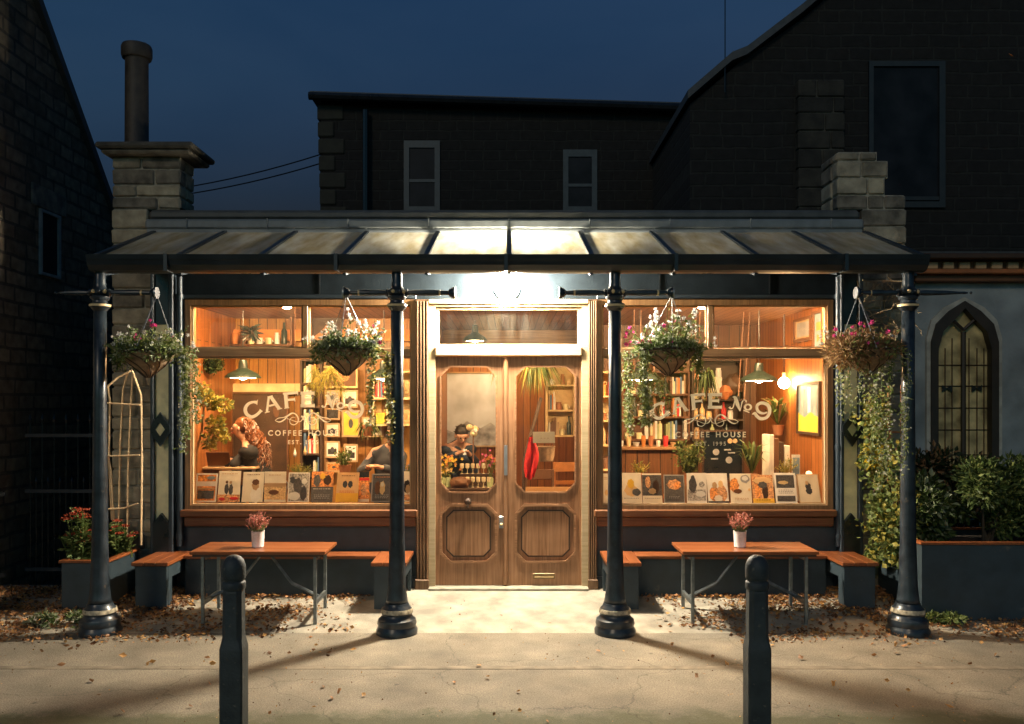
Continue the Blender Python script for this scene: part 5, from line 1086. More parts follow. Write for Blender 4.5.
# dark shelf stack beside them
CN = dict(tan='tan', orange='orange', gold='golden', white='white', terracotta='clay red', brown='brown', darkgreen='dark green', palegreen='pale green', red='red', paper='cream', yellow='yellow', bluegrey='blue grey', cream='cream')
def shelf(x0, x1, y0, y1, Y, d, rows, label, m='brown', back=True, fill='mix', name='shelf_unit'):
    X0, X1, Z0, Z1 = px(x0, Y), px(x1, Y), pz(y1, Y), pz(y0, Y); t = thing(name, label, 'shelves', ((X0 + X1) / 2, Y, Z0)); wm = P(m) if isinstance(m, str) else m
    q = MB(); q.box(X0, X0 + .025, Y, Y + d, Z0, Z1, wm); q.box(X1 - .025, X1, Y, Y + d, Z0, Z1, wm); q.build('side_panel', t)
    if back: q = MB(); q.box(X0 + .0255, X1 - .0255, Y + d - .015, Y + d, Z0, Z1, wm); q.build('back_panel', t)
    h = (Z1 - Z0) / rows
    for i in range(rows + 1):
        q = MB(); z = Z0 + i * h; q.box(X0 + .026, X1 - .026, Y + .001, Y + d - .016, z - .012, z + .012, wm); q.build('shelf_board', t)
        if i == rows: continue
        x = X0 + .04
        while x < X1 - .06:
            k = random.choice(['book', 'jar', 'bottle', 'gap', 'book', 'box', 'mug'] if fill == 'mix' else (['bottle', 'jar', 'jar', 'mug', 'gap'] if fill == 'bottle' else ['book', 'book', 'book', 'gap'])); q = MB(); zb = z + .0125; y = Y + d * .4; hm = h - .03
            if k == 'book':
                for _ in range(random.randint(3, 7)):
                    w_ = U(.014, .032); hh = min(hm * .96, U(.16, .26))
                    if x + w_ > X1 - .03: break
                    q.box(x, x + w_ - .002, Y + .02, Y + .15, zb, zb + hh, random.choice(['red', 'tan', 'paper', 'dgrey', 'blue', 'orange', 'cream', 'brown', 'white', 'palegreen'])); x += w_
                nm, lb, ct = 'book_row', 'mixed books', 'books'
            elif k == 'jar':
                cm = random.choice(['tan', 'orange', 'gold', 'white', 'terracotta', 'brown']); r_ = U(.03, .05); hh = min(hm * .9, U(.09, .16)); q.lathe([(r_, 0), (r_, hh * .75), (r_ * .8, hh * .85), (r_ * .85, hh), (0, hh)], x + r_, y, cm, 12, cz=zb); x += 2 * r_ + .02; nm, lb, ct = 'jar', CN[cm] + ' jar', 'jar'
            elif k == 'bottle':
                r_ = U(.025, .036); hh = min(hm * .95, U(.2, .28)); cm = random.choice(['darkgreen', 'brown', 'white', 'gold', 'palegreen', 'red']); q.lathe([(r_, 0), (r_, hh * .6), (r_ * .4, hh * .75), (r_ * .38, hh), (0, hh)], x + r_, y, cm, 12, cz=zb); x += 2 * r_ + .015; nm, lb, ct = 'bottle', CN[cm] + ' bottle', 'bottle'
            elif k == 'box':
                w_ = U(.08, .14); hh = min(hm * .8, U(.06, .14)); cm = random.choice(['tan', 'paper', 'red', 'yellow', 'bluegrey']); q.box(x, x + w_, Y + .02, Y + d * .8, zb, zb + hh, cm, bev=.004); x += w_ + .015; nm, lb, ct = 'box', CN[cm] + ' box', 'box'
            elif k == 'mug':
                cm = random.choice(['white', 'cream', 'terracotta', 'bluegrey']); r_ = .036; q.lathe([(r_, 0), (r_, .08), (r_ - .006, .08), (r_ - .006, .01), (0, .01)], x + r_, y, cm, 14, cz=zb); q.tube([(x + 2 * r_ - .004, y, zb + .02), (x + 2 * r_ + .02, y, zb + .035), (x + 2 * r_ - .004, y, zb + .065)], .005, 'white', 5); x += 2 * r_ + .035; nm, lb, ct = 'mug', CN[cm] + ' mug', 'mug'
            else: x += U(.04, .12); continue
            if x > X1 - .02: x = X1; 
            if q.v:
                cx_ = sum(v[0] for v in q.v) / len(q.v)
                if max(v[0] for v in q.v) > X1 - .026: continue
                single(q, nm, lb + ' on the ' + ('bottom' if i == 0 else 'top' if i == rows - 1 else 'middle' if rows == 3 else ['', 'second', 'third', 'fourth', 'fifth'][i]) + ' board of the ' + label, ct, (cx_, y, zb), lb + ' things on the ' + label, smooth=k in ('jar', 'bottle', 'mug'))
shelf(300, 322, 360, 478, 1.7, .2, 5, 'tall plank shelf beside the cards', 'dbrown', fill='book')
shelf(546, 575, 360, 436, 3.3, .22, 3, 'honey coloured shelves behind the doors', 'gold')
shelf(598, 618, 372, 470, 1.5, .2, 4, 'narrow lit shelf behind the column', 'gold', fill='bottle')
shelf(622, 690, 372, 440, 2.6, .22, 3, 'long dark shelves behind the fullest basket', 'brown')
shelf(692, 745, 360, 440, 2.55, .25, 4, 'blackish shelves behind the window lettering', 'dbrown', fill='bottle')
# counter on the right
X0, X1 = px(618, 1.7), px(681, 1.7); zt = pz(447, 1.7)
t = thing('wooden_counter', 'reddish plank counter in the window right of the door', 'counter', ((X0 + X1) / 2, 1.9, .15)); q = MB(); q.box(X0, X1, 1.7, 2.2, zt - .04, zt, woodf, bev=.008); q.build('counter_top', t); q = MB(); q.box(X0 + .03, X1 - .03, 1.75, 2.15, .15, zt - .041, iplD); q.build('counter_front', t)
its = [('cup', 'white'), ('jar', 'gold'), ('bowl', 'white'), ('jar', 'orange'), ('jar', 'terracotta'), ('cup', 'paper'), ('jar', 'red'), ('bowl', 'tan')]
for i, (k, m) in enumerate(its):
    x = X0 + .06 + i * .09; r_ = U(.026, .036); h_ = {'cup': .07, 'jar': .13, 'bowl': .05}[k]
    q = MB(); q.lathe([(r_ * .8, 0), (r_ * (1.2 if k == 'bowl' else 1), h_ * .8), (r_ * (1.3 if k == 'bowl' else .9), h_), (0, h_ * .9)], x, 1.85, m, 14, cz=zt)
    cname = {'white': 'white', 'gold': 'golden', 'orange': 'orange', 'terracotta': 'clay coloured', 'paper': 'cream', 'red': 'red', 'tan': 'tan'}[m]
    single(q, k, cname + ' ' + k + ' standing on the reddish plank counter', k, (x, 1.85, zt), smooth=True)
# guitar-like tan jug by the column, books and card stands
def plant(x, y, Y, label, rw, rh, n, mats, size, pot=True, w=.3, arch=True, name='pot_plant', droop=0, potm='terracotta'):
    X, Z = px(x, Y), pz(y, Y); t = thing(name, label, 'plant', (X, Y, Z)); q = MB()
    if pot: q2 = MB(); q2.lathe([(.05, -.12), (.07, -.01), (.075, 0), (.065, 0), (0, -.02)], X, Y, potm, 18, cz=Z); q2.build('pot', t, True)
    for i in range(n):
        a = U(0, 6.28); rr = U(.3, 1) * rw; hh = U(.3, 1) * rh
        b = Vector((X, Y, Z)); tip = Vector((X + math.cos(a) * rr, Y + math.sin(a) * rr * .7, Z + hh * (1 if not droop else -droop)))
        if arch:
            mid = b.lerp(tip, .55) + Vector((0, 0, rh * .3)); sd = Vector((-math.sin(a), math.cos(a), 0)) * size
            vs = [b - sd * .3, b + sd * .3, mid + sd, mid - sd, tip]; q.add(vs, [(0, 1, 2, 3), (3, 2, 4)], random.choice(mats))
        else:
            q.tube([b, tip], .003, mats[0], 3)
            for k in range(10): q.leaf(b.lerp(tip, U(.2, 1)) + Vector((U(-1, 1), U(-1, 1), U(-1, 1))) * .03, size * U(.7, 1.4), random.choice(mats), None, w)
    q.build('foliage', t)
plant(690, 474, .75, 'bushy green houseplant left of the blackboard signs', .22, .38, 60, [G1, G3, G2], .04, arch=False, w=.6)
plant(752, 474, .7, 'spiky dark houseplant right of the blackboard signs', .26, .4, 40, [G3, G1, G2], .014)
plant(778, 425, 1.6, 'long leaved dark plant left of the arches picture', .3, .35, 46, [G3, G1, DRY], .018)
plant(786, 474, .45, 'small yellow green plant beside the white card and egg lamp', .13, .18, 30, [G4, G2], .016, arch=False, w=.6)
plant(345, 465, .9, 'small leafy plant in a clay pot before the cards', .12, .2, 26, [G1, G2], .03, arch=False, w=.6)
plant(368, 425, .8, 'drooping spider plant beside the trailing basket', .2, .25, 46, [G5, G2, G3], .014, droop=.9, name='spider_plant')
plant(300, 474, .5, 'low yellow flowering plant below the hanging white droplets', .16, .12, 26, [G2, G4], .02, arch=False)
plant(655, 372, 1.4, 'dark ivy hanging behind the bushiest basket', .3, .5, 50, [leaf_dk, G3], .04, pot=False, arch=False, droop=1.0, name='hanging_ivy')
plant(535, 362, 1.0, 'yellow green plant hanging across the top of the right door glass', .4, .42, 150, [G4, G2, G1], .008, pot=False, droop=1, name='hanging_fern')
plant(500, 362, 1.3, 'small trailing plant above the meeting edges of the doors', .2, .3, 30, [G4, G2], .012, pot=False, droop=1, name='hanging_fern')
plant(315, 366, 1.2, 'yellowish trailing plant beside the lamp over the laptop woman', .12, .35, 40, [G4, G2], .02, pot=False, arch=False, droop=1, name='hanging_ivy')
plant(212, 372, .9, 'dark bushy plant high beside the lamp over the laptop woman', .2, .2, 60, [leaf_dk, G3], .04, pot=False, arch=False, name='high_plant', w=.7)
plant(408, 474, .4, 'tiny blue and green plant just left of the door frame', .05, .1, 14, [G1, mat_leaf('leaf_blue', (.1, .2, .4))], .02, arch=False, name='small_plant')
# indoor creeper on the left
t = thing('indoor_creeper', 'yellow leaved creeper growing up inside the window near the woman', 'creeper', (px(197, .4), .4, .92)); q = MB(); s = MB(); Yc = .45
s.tube([(px(a, Yc), Yc, pz(b, Yc)) for a, b in ((194, 474), (197, 450), (202, 430), (204, 405), (207, 385))], .012, 'tan', 6)
for (a, b, ra, rb_, n) in ((208, 400, .09, .09, 170), (222, 405, .1, .07, 150), (217, 425, .1, .09, 170), (210, 440, .06, .1, 120), (225, 438, .04, .05, 50), (203, 390, .06, .06, 80)): clump(q, (px(a, Yc), Yc, pz(b, Yc)), (ra, .08, rb_), n, [G4, G4, G2], .045, .8)
s.build('stem', t); q.build('foliage', t)
# feather bundle on the left lamp cord
t = thing('dried_bundle', 'dark dried bundle hanging around the lamp cord in the upper left pane', 'ornament', (px(250, 1.0), 1.0, pz(345, 1.0))); q = MB()
for i in range(90):
    a = U(0, 6.28); q.leaf((px(251, 1.0), 1.0, pz(332, 1.0) + U(-.03, .05)), U(.1, .16), 'dbrown' if i % 2 else 'darkgreen', Vector((math.cos(a), math.sin(a), U(-1.4, .5))), .25)
q.build('leaves', t)
# hanging white droplets
for i, (x, ya, yb_) in enumerate(((295, 355, 452), (305, 355, 450))):
    t = thing('hanging_ornament', ['white droplet ornament on a string, nearer the woman', 'yellowish droplet ornament on a string, nearer the cards'][i], 'ornament', (px(x, .6), .6, pz(yb_, .6))); X = px(x, .6)
    q = MB(); q.lathe([(0, -.06), (.014, -.045), (.018, -.02), (.008, .02), (0, .05)], X, .6, ['white', 'gold'][i], 12, cz=pz(yb_, .6)); q.build('droplet', t, True); q = MB(); q.tube([(X, .6, pz(yb_, .6) + .05), (X, .6, 2.999)], .0018, 'brown', 4); q.build('string', t)
# hanging ropes upper right pane
for i, x in enumerate((634, 641, 696, 700, 744, 750)):
    q = MB(); q.tube([(px(x, .9 + i * .05), .9 + i * .05, 2.999), (px(x + U(-1, 1), .9), .9 + i * .05, pz(380 + i * 4, .9))], .006, 'brown', 6); single(q, 'hanging_rope', ['tan rope hanging closest to the column right of the door', 'second tan rope from the column right of the door', 'tan rope left of the upper mullion in the right window', 'tan rope touching the upper mullion in the right window', 'left tan rope of the pair above the green lamp', 'right tan rope of the pair above the green lamp'][i], 'rope', (px(x, .9), .9, 2.4))
# right wall things
YR = 1.9
def wallpic(y0, y1, z0, z1, label, fm, shapes):   # on the right side wall x = 3.30, (y,z) rectangle
    t = thing('wall_picture', label, 'picture', (3.29, (y0 + y1) / 2, z0)); q = MB(); X = 3.298
    for (a, b, c_, d_) in ((y0, y1, z0, z0 + .03), (y0, y1, z1 - .03, z1), (y0, y0 + .03, z0 + .03, z1 - .03), (y1 - .03, y1, z0 + .03, z1 - .03)): q.box(X - .03, X, a, b, c_, d_, fm)
    q.build('frame', t); q = MB()
    for k, (pl, m) in enumerate(shapes): q.prism([(y1 - .03 - u * (y1 - y0 - .06), z0 + .03 + v * (z1 - z0 - .06)) for u, v in pl], X - .01 - .001 * k, X - .002, m, 'x')
    q.build('picture', t)
def DD(x): return 3.27 * F / (x - CX) - DY   # depth at which the right side wall meets a pixel column
SQ = [(0, 0), (1, 0), (1, 1), (0, 1)]
ya, yb_ = DD(819), DD(796)
wallpic(ya, yb_, 1.62, 2.2, 'tall picture of pale arches over bright yellow, on the right side wall', 'dbrown', [(SQ, 'bluegrey'), ([(0, 0), (1, 0), (1, .3), (.6, .42), (.3, .3), (0, .4)], 'yellow'), ([(.1, .35), (.25, .35), (.3, .9), (.15, .95)], 'grey'), ([(.45, .4), (.6, .42), (.62, .93), (.45, .95)], 'white'), ([(.75, .35), (.88, .35), (.9, .9), (.8, .85)], 'grey')])
wallpic(DD(810), DD(793), 2.66, 2.92, 'pale sheet in thin frame high on the right side wall', 'brown', [(SQ, 'tan'), ([(.1, .1), (.9, .1), (.9, .9), (.1, .9)], 'grey')])
wallpic(DD(822), DD(812), 2.53, 2.95, 'narrow blue picture with orange marks high beside the window frame', 'brown', [(SQ, 'bluegrey'), ([(.2, .5), (.8, .5), (.8, .75), (.2, .75)], 'orange'), ([(.3, .15), (.8, .3), (.3, .4)], 'orange')])
framed('bottle_picture', 779, 799, 310, 348, 2.5, 'orange picture of a dark bottle shape in the upper pane near the green lamp', 'orange', 'gold', [('p', [(.35,.1),(.65,.1),(.65,.5),(.55,.65),(.55,.9),(.45,.9),(.45,.65),(.35,.5)], TB), ('e', .5, .35, .2, .1, 'tan')])
q = MB(); q.box(px(767, 2.6), px(830, 2.6), 2.6, 2.64, .15, 3.0, ipl); q.box(px(767, 2.6), px(830, 2.6), 2.56, 2.6, pz(448, 2.6), pz(443, 2.6), 'brown'); single(q, 'plank_partition', 'orange lit plank partition filling the far right corner of the room', 'partition', (px(800, 2.6), 2.6, .15))
# items on the right window board
def ledge(q, name, label, cat, x, Y=.35, z=.92, smooth=False): return single(q, name, label, cat, (px(x, Y), Y, z), smooth=smooth)
q = MB(); q.lathe([(.035, 0), (.012, .012), (.01, .05), (.02, .06), (.038, .1), (.04, .14), (.028, .19), (0, .2)], px(809, .5), .5, mat('lamp_shade_white', (.8, .7, .5), emit=(1, .75, .45), es=1.2), 16, cz=1.05); q.box(px(804, .5), px(814, .5), .44, .56, .92, 1.05, 'brown'); ledge(q, 'egg_lamp', 'small white egg shaped table lamp in the corner of the right window', 'lamp', 809, .5, smooth=True)
q = MB(); q.box(px(792, .5), px(800, .5), .5, .51, .93, 1.42, 'paper'); q.box(px(792.7, .5), px(799.5, .5), .4985, .4995, 1.2, 1.39, 'bluegrey'); ledge(q, 'display_card', 'white card standing upright between yellow plant and egg lamp', 'card', 796, .5)
for i, (x, m) in enumerate(((768, 'paper'), (773, 'brown'), (778, 'dbrown'), (784, 'paper'))):
    q = MB(); q.box(px(x, .8), px(x + 5, .8), .8, .98, 1.05, 1.62 - .04 * i, m, rz=.15, bev=.003); ledge(q, 'large_book', ['cream tall book leftmost of the leaning books', 'brown tall book beside the leftmost cream one', 'darkest tall book of the leaning books', 'cream tall book rightmost of the leaning books'][i], 'book', x, .8, 1.05)
q = MB(); q.box(px(766, .85), px(792, .85), .72, 1.1, .15, 1.05, 'dbrown'); single(q, 'low_cabinet', 'dark low cabinet carrying the leaning tall books', 'cabinet', (px(779, .85), .9, .15))
t = thing('blackboard', 'blackboard with pale round marks between the two houseplants', 'board', (px(722, .9), .9, .9)); q = MB(); x0, x1, z0, z1 = px(704, .9), px(742, .9), pz(478, .9), pz(432, .9)
q.box(x0, x1, .9, .92, z0, z1, 'black'); q.build('board', t); q = MB(); q.ring(rect(x0 - .02, x1 + .02, z0 - .02, z1 + .02), rect(x0, x1, z0, z1), .885, .925, 'dbrown'); q.build('frame', t); q = MB()
for a, b, r_ in ((716, 452, 3.3), (729, 460, 3.4), (730, 441, 2.6), (735, 441, 2.4)):
    c_ = (px(a, .9), pz(b, .9)); q.add([(c_[0] + r_ / 90 * math.cos(k * .524), .898, c_[1] + r_ / 90 * math.sin(k * .524)) for k in range(12)], [tuple(range(12))], 'tan' if b == 441 else 'grey')
for a, b in ((724, 449), (728, 452), (711, 458)): q.box(px(a, .9), px(a + 7, .9), .8975, .899, pz(b + 1.5, .9), pz(b, .9), 'grey')
q.build('chalk_marks', t)
# things behind the right window, left part
q = MB(); q.box(px(712, 2.3), px(722, 2.3), 2.3, 2.32, pz(393, 2.3), pz(377, 2.3), 'paper', rz=.1); single(q, 'menu_card', 'pale card tilted on the dark bottle shelves', 'card', (px(717, 2.3), 2.3, pz(393, 2.3)))
q = MB(); q.ell((px(733, 2.2), 2.2, pz(385, 2.2)), (.12, .1, .13), 'dbrown', 16, 10, .5); q.ell((px(725, 2.2), 2.15, pz(392, 2.2)), (.07, .08, .1), 'rust', 12, 8, .5); single(q, 'woven_bundle', 'dark brown rounded bundle right of the pale tilted card', 'basket', (px(730, 2.2), 2.2, pz(398, 2.2)), smooth=True)
# door view: mural, counter with flowers and glass, sign, red cloth, basket, chairs
framed('mountain_canvas', 432, 502, 372, 447, 4.55, 'large grey white canvas of snowy mountains on the far wall behind the door', 'tan', mat('snow_canvas', (.55, .62, .72), var=.3, vs=2.2, detail=9), [('p', [(0,0),(1,0),(1,.22),(.85,.32),(.7,.24),(.5,.34),(.3,.18),(.15,.24),(0,.14)], mat('canvas_rock', (.3, .32, .36), var=.5, vs=8))], 'painting')
X0, X1, zt = px(436, 1.5), px(500, 1.5), pz(488, 1.5)
t = thing('display_counter', 'wooden display counter with flowers and glasses behind the left door', 'counter', ((X0 + X1) / 2, 1.7, .15)); q = MB(); q.box(X0, X1, 1.5, 2.0, zt - .035, zt, 'dbrown', bev=.006); q.build('counter_top', t); q = MB(); q.box(X0 + .02, X1 - .02, 1.54, 1.98, .15, zt - .036, iplD); q.box(X0 + .1, X1 - .1, 1.535, 1.539, zt - .15, zt - .06, 'orange'); q.build('counter_front', t)
for i, (x, m, lab) in enumerate(((448, ['yellow', 'orange'], 'orange flower bunch in a jar below the crouching man'), (443, ['yellow', 'gold'], 'yellow flower bunch at the left edge of the door glass'), (490, ['orange', 'pink'], 'orange flower bunch at the right edge of the left door glass'))):
    Yq = 1.6; X = px(x, Yq); t = thing('flower_jar', lab, 'flowers', (X, Yq, zt)); q = MB(); q.lathe([(.035, 0), (.04, .1), (.03, .12), (0, .12)], X, Yq, 'palegreen', 14, cz=zt); q.build('jar', t, True); q = MB(); g_ = MB()
    hgt = (.3, .2, .33)[i]
    for k in range(40):
        p = Vector((X + random.gauss(0, .055), Yq + random.gauss(0, .04), zt + hgt + random.gauss(0, .04))); q.flower(p, U(.03, .055), random.choice(m), Vector((U(-.6, .6), -1, U(0, .8))))
        if k % 2: g_.tube([(X, Yq, zt + .08), p], .002, G1, 3); g_.leaf(p - Vector((0, 0, .05)), .06, G2)
    q.build('flowers', t); g_.build('stems', t)
gl_m = mat('cup_glass', (.7, .6, .4), rough=.08, var=.2, spec=.9)
nn = 0
for r_i, (zz, Yq) in enumerate(((0, 1.58), (.14, 1.85))):
    for k in range(6):
        x = 462 + k * 5.4; X = px(x, Yq); q = MB(); q.lathe([(.02, 0), (.004, .008), (.004, .05), (.024, .07), (.026, .12), (.02, .122), (0, .075)], X, Yq, gl_m, 12, cz=zt + zz); q.ell((X, Yq, zt + zz + .1), .012, 'white', 6, 4); nn += 1
        single(q, 'drinking_glass', 'small stemmed glass in the ' + ('front row' if r_i == 0 else 'raised back row') + ' of glasses behind the left door', 'glass', (X, Yq, zt + zz), 'glasses in the ' + ('front row' if r_i == 0 else 'raised back row') + ' on the display counter', smooth=True)
q = MB(); q.box(px(460, 1.85), px(494, 1.85), 1.78, 1.95, zt, zt + .138, 'dbrown', bev=.004); single(q, 'riser_box', 'dark wooden riser under the back row of glasses', 'stand', (px(477, 1.85), 1.85, zt))
q = MB(); q.ell((px(460, 1.55), 1.55, zt + .06), (.12, .08, .07), 'brown', 16, 8, .4); single(q, 'bread_loaf', 'rounded brown loaf on the display counter below the crouching man', 'bread', (px(460, 1.55), 1.55, zt), smooth=True)
q = MB()
for k in range(7): q.ell((px(473, 1.9) + U(-.06, .09), 1.98 + U(-.05, .05), 1.62 + U(-.08, .06)), U(.025, .05), random.choice(['cream', 'gold', 'paper']), 10, 6)
q.tube([(px(473, 1.9), 1.98, zt), (px(473, 1.9), 1.98, 1.6)], .01, 'brown', 6); single(q, 'paper_flowers', 'stand of pale round paper flowers beside the head of the crouching man', 'flowers', (px(468, 1.9), 1.98, zt), smooth=True)
# right door
Yd = .09; q = MB(); q.prism([(Yd, pz(443, Yd)), (Yd + .004, pz(443, Yd)), (Yd + .064, pz(432, Yd)), (Yd + .06, pz(432, Yd))], px(533, Yd), px(555, Yd), mat_leaf('notice_paper', (.85, .8, .68), var=.05, trans=.5), 'x')
for k, (a, b) in enumerate(((537, 551), (539, 549))): 
    pts = [(px(a + (b - a) * i / 9, Yd), Yd + .05 - .025 * k, pz(435.6 + 3.2 * k + .7 * math.sin(i * 2.1), Yd)) for i in range(10)]; q.tube(pts, .0022, 'tan', 4)
single(q, 'paper_notice', 'white paper notice with faint script behind the right door glass', 'sign', (px(544, Yd), Yd, pz(443, Yd)))
q = MB(); Yb = .8; q.lathe([(.1, 0), (.115, .06), (.12, .14), (.125, .16), (.11, .16), (.1, .02), (0, .02)], px(544, Yb), Yb, wick, 24, cz=pz(461, Yb)); q.tube([(px(544, Yb) + .115 * math.cos(a * .35), Yb, pz(461, Yb) + .16 + .09 * math.sin(a * .35)) for a in range(10)], .008, wick, 6); single(q, 'wicker_basket', 'brown wicker basket below the paper notice', 'basket', (px(544, Yb), Yb, pz(461, Yb)), smooth=True)
q = MB(); Yk = .6; Xk = px(531, Yk); zt_, zb_ = pz(437, Yk), pz(480, Yk)
vs = []
for i in range(10):
    f_ = i / 9; w_ = .02 + .055 * math.sin(min(1, f_ * 1.1) * 2.6)
    for k in range(7): u = k / 6 - .5; vs.append((Xk + u * 2 * w_ + .015 * math.sin(f_ * 5), Yk + .02 * math.sin(k * 2.2 + f_ * 3), zt_ + (zb_ - zt_) * f_ + (abs(u) * .06 if i == 9 else 0)))
q.add(vs, [(i*7+k, i*7+k+1, (i+1)*7+k+1, (i+1)*7+k) for i in range(9) for k in range(6)], mat('red_cloth', (.7, .02, .03), rough=.7)); q.add([(a + .0, b + .012, c_) for a, b, c_ in vs], [(i*7+k, (i+1)*7+k, (i+1)*7+k+1, i*7+k+1) for i in range(9) for k in range(6)], MATS['red_cloth']); single(q, 'red_cloth', 'bright red cloth hanging to a point behind the right door glass', 'cloth', (Xk, Yk, zb_), smooth=True)
q = MB(); q.tube([(px(541, 1.0), 1.0, pz(398, 1.0)), (px(532, .9), .9, pz(430, .9)), (px(524, .8), .8, pz(460, .8)), (px(523, .8), .8, .15)], .02, 'dbrown', 8); q.tube([(px(536, .95), .95, pz(415, .95)), (px(531, .62), .62, pz(436, .62))], .01, 'dbrown', 6); single(q, 'coat_stand', 'dark leaning coat stand carrying the red cloth', 'coat stand', (px(523, .8), .8, .15), smooth=True)
def chair(x, Y, zseat, label, m='orange'):
    X = px(x, Y); t = thing('wooden_chair', label, 'chair', (X, Y, .15)); q = MB(); q.box(X - .19, X + .19, Y - .19, Y + .19, zseat - .03, zseat, m, bev=.01); q.build('seat', t)
    for sx in (-1, 1):
        for sy in (-1, 1): q = MB(); q.tube([(X + sx * .17, Y + sy * .17, .15), (X + sx * .16, Y + sy * .16, zseat - .03 if sy < 0 else zseat + .42)], .016, m, 8); q.build('leg', t, True)
    q = MB(); q.box(X - .15, X + .15, Y + .15, Y + .17, zseat + .3, zseat + .42, m, bev=.006); q.box(X - .15, X + .15, Y + .15, Y + .17, zseat + .14, zseat + .19, m, bev=.004); q.build('backrest', t)
chair(540, 1.5, .75, 'dark wooden chair behind the right door below the basket', 'brown'); chair(568, 2.0, .8, 'orange wooden chair by the honey coloured shelves')
q = MB(); Yt = 1.1; q.box(px(518, Yt), px(575, Yt), Yt - .25, Yt + .25, pz(489, Yt) - .03, pz(489, Yt), woodf, bev=.006)
for a in (px(521, Yt), px(572, Yt)): q.box(a - .02, a + .02, Yt - .2, Yt - .16, .15, pz(489, Yt) - .031, 'brown'); q.box(a - .02, a + .02, Yt + .16, Yt + .2, .15, pz(489, Yt) - .031, 'brown')
t = thing('cafe_table', 'small orange wooden cafe table behind the right door', 'table', (px(546, Yt), Yt, .15)); o = q.build('frame', t)
for i, (x, lab, m) in enumerate(((550, 'white lamp shade on the honey shelves side of the room', 'white'),)):
    pass
# bar table, laptop, woman
Yw = 1.05; zt = pz(467, Yw - .2)
t = thing('bar_table', 'thin high table with the open laptop in the left window', 'table', (px(235, Yw), Yw, .15)); q = MB(); q.box(px(203, Yw), px(262, Yw), Yw - .25, Yw + .25, zt - .025, zt, 'tan', bev=.005); q.build('tabletop', t)
for a in (px(206, Yw), px(259, Yw)):
    for b in (-.2, .2): q = MB(); q.box(a - .015, a + .015, Yw + b - .015, Yw + b + .015, .15, zt - .026, 'steel'); q.build('leg', t)
t = thing('laptop', 'open reddish brown laptop with its lid towards the street', 'laptop', (px(221, Yw), Yw, zt)); q = MB(); x0, x1 = px(209, .9), px(232, .9)
q.prism([(.86, zt + .012), (.80, zt + .165), (.806, zt + .168), (.868, zt + .014)], x0, x1, 'brown', 'x'); q.build('lid', t); q = MB(); q.box(x0, x1, .862, 1.04, zt + .001, zt + .014, 'grey', bev=.003); q.build('keyboard', t)
q = MB(); q.box(px(234, 1.0), px(247, 1.0), .95, 1.08, zt + .001, zt + .012, 'white', rz=.2); single(q, 'notebook', 'white notebook lying beside the open laptop', 'notebook', (px(240, 1.0), 1.0, zt))
# ------------------------------------------------------------ people
def skin_obj(name, parent, verts, edges, m, root=0, sub=2, off=Vector((0, 0, 0))):
    o_ = ORG.get(parent.name, Vector((0, 0, 0))) if parent else off
    me = bpy.data.meshes.new(name); bm = bmesh.new(); lay = bm.verts.layers.skin.verify(); bv = []
    for i, v in enumerate(verts):
        x = bm.verts.new(Vector(v[0]) - o_); r = v[1]; x[lay].radius = r if isinstance(r, tuple) else (r, r); x[lay].use_root = (i == root); bv.append(x)
    for e in edges: bm.edges.new((bv[e[0]], bv[e[1]]))
    bm.to_mesh(me); bm.free(); o = bpy.data.objects.new(name, me); COL.objects.link(o)
    a = o.modifiers.new('skin', 'SKIN'); a.use_smooth_shade = True; b = o.modifiers.new('sub', 'SUBSURF'); b.levels = sub; b.render_levels = sub
    me.materials.append(m)
    if parent: o.parent = parent; ORG[o.name] = o_
    return o
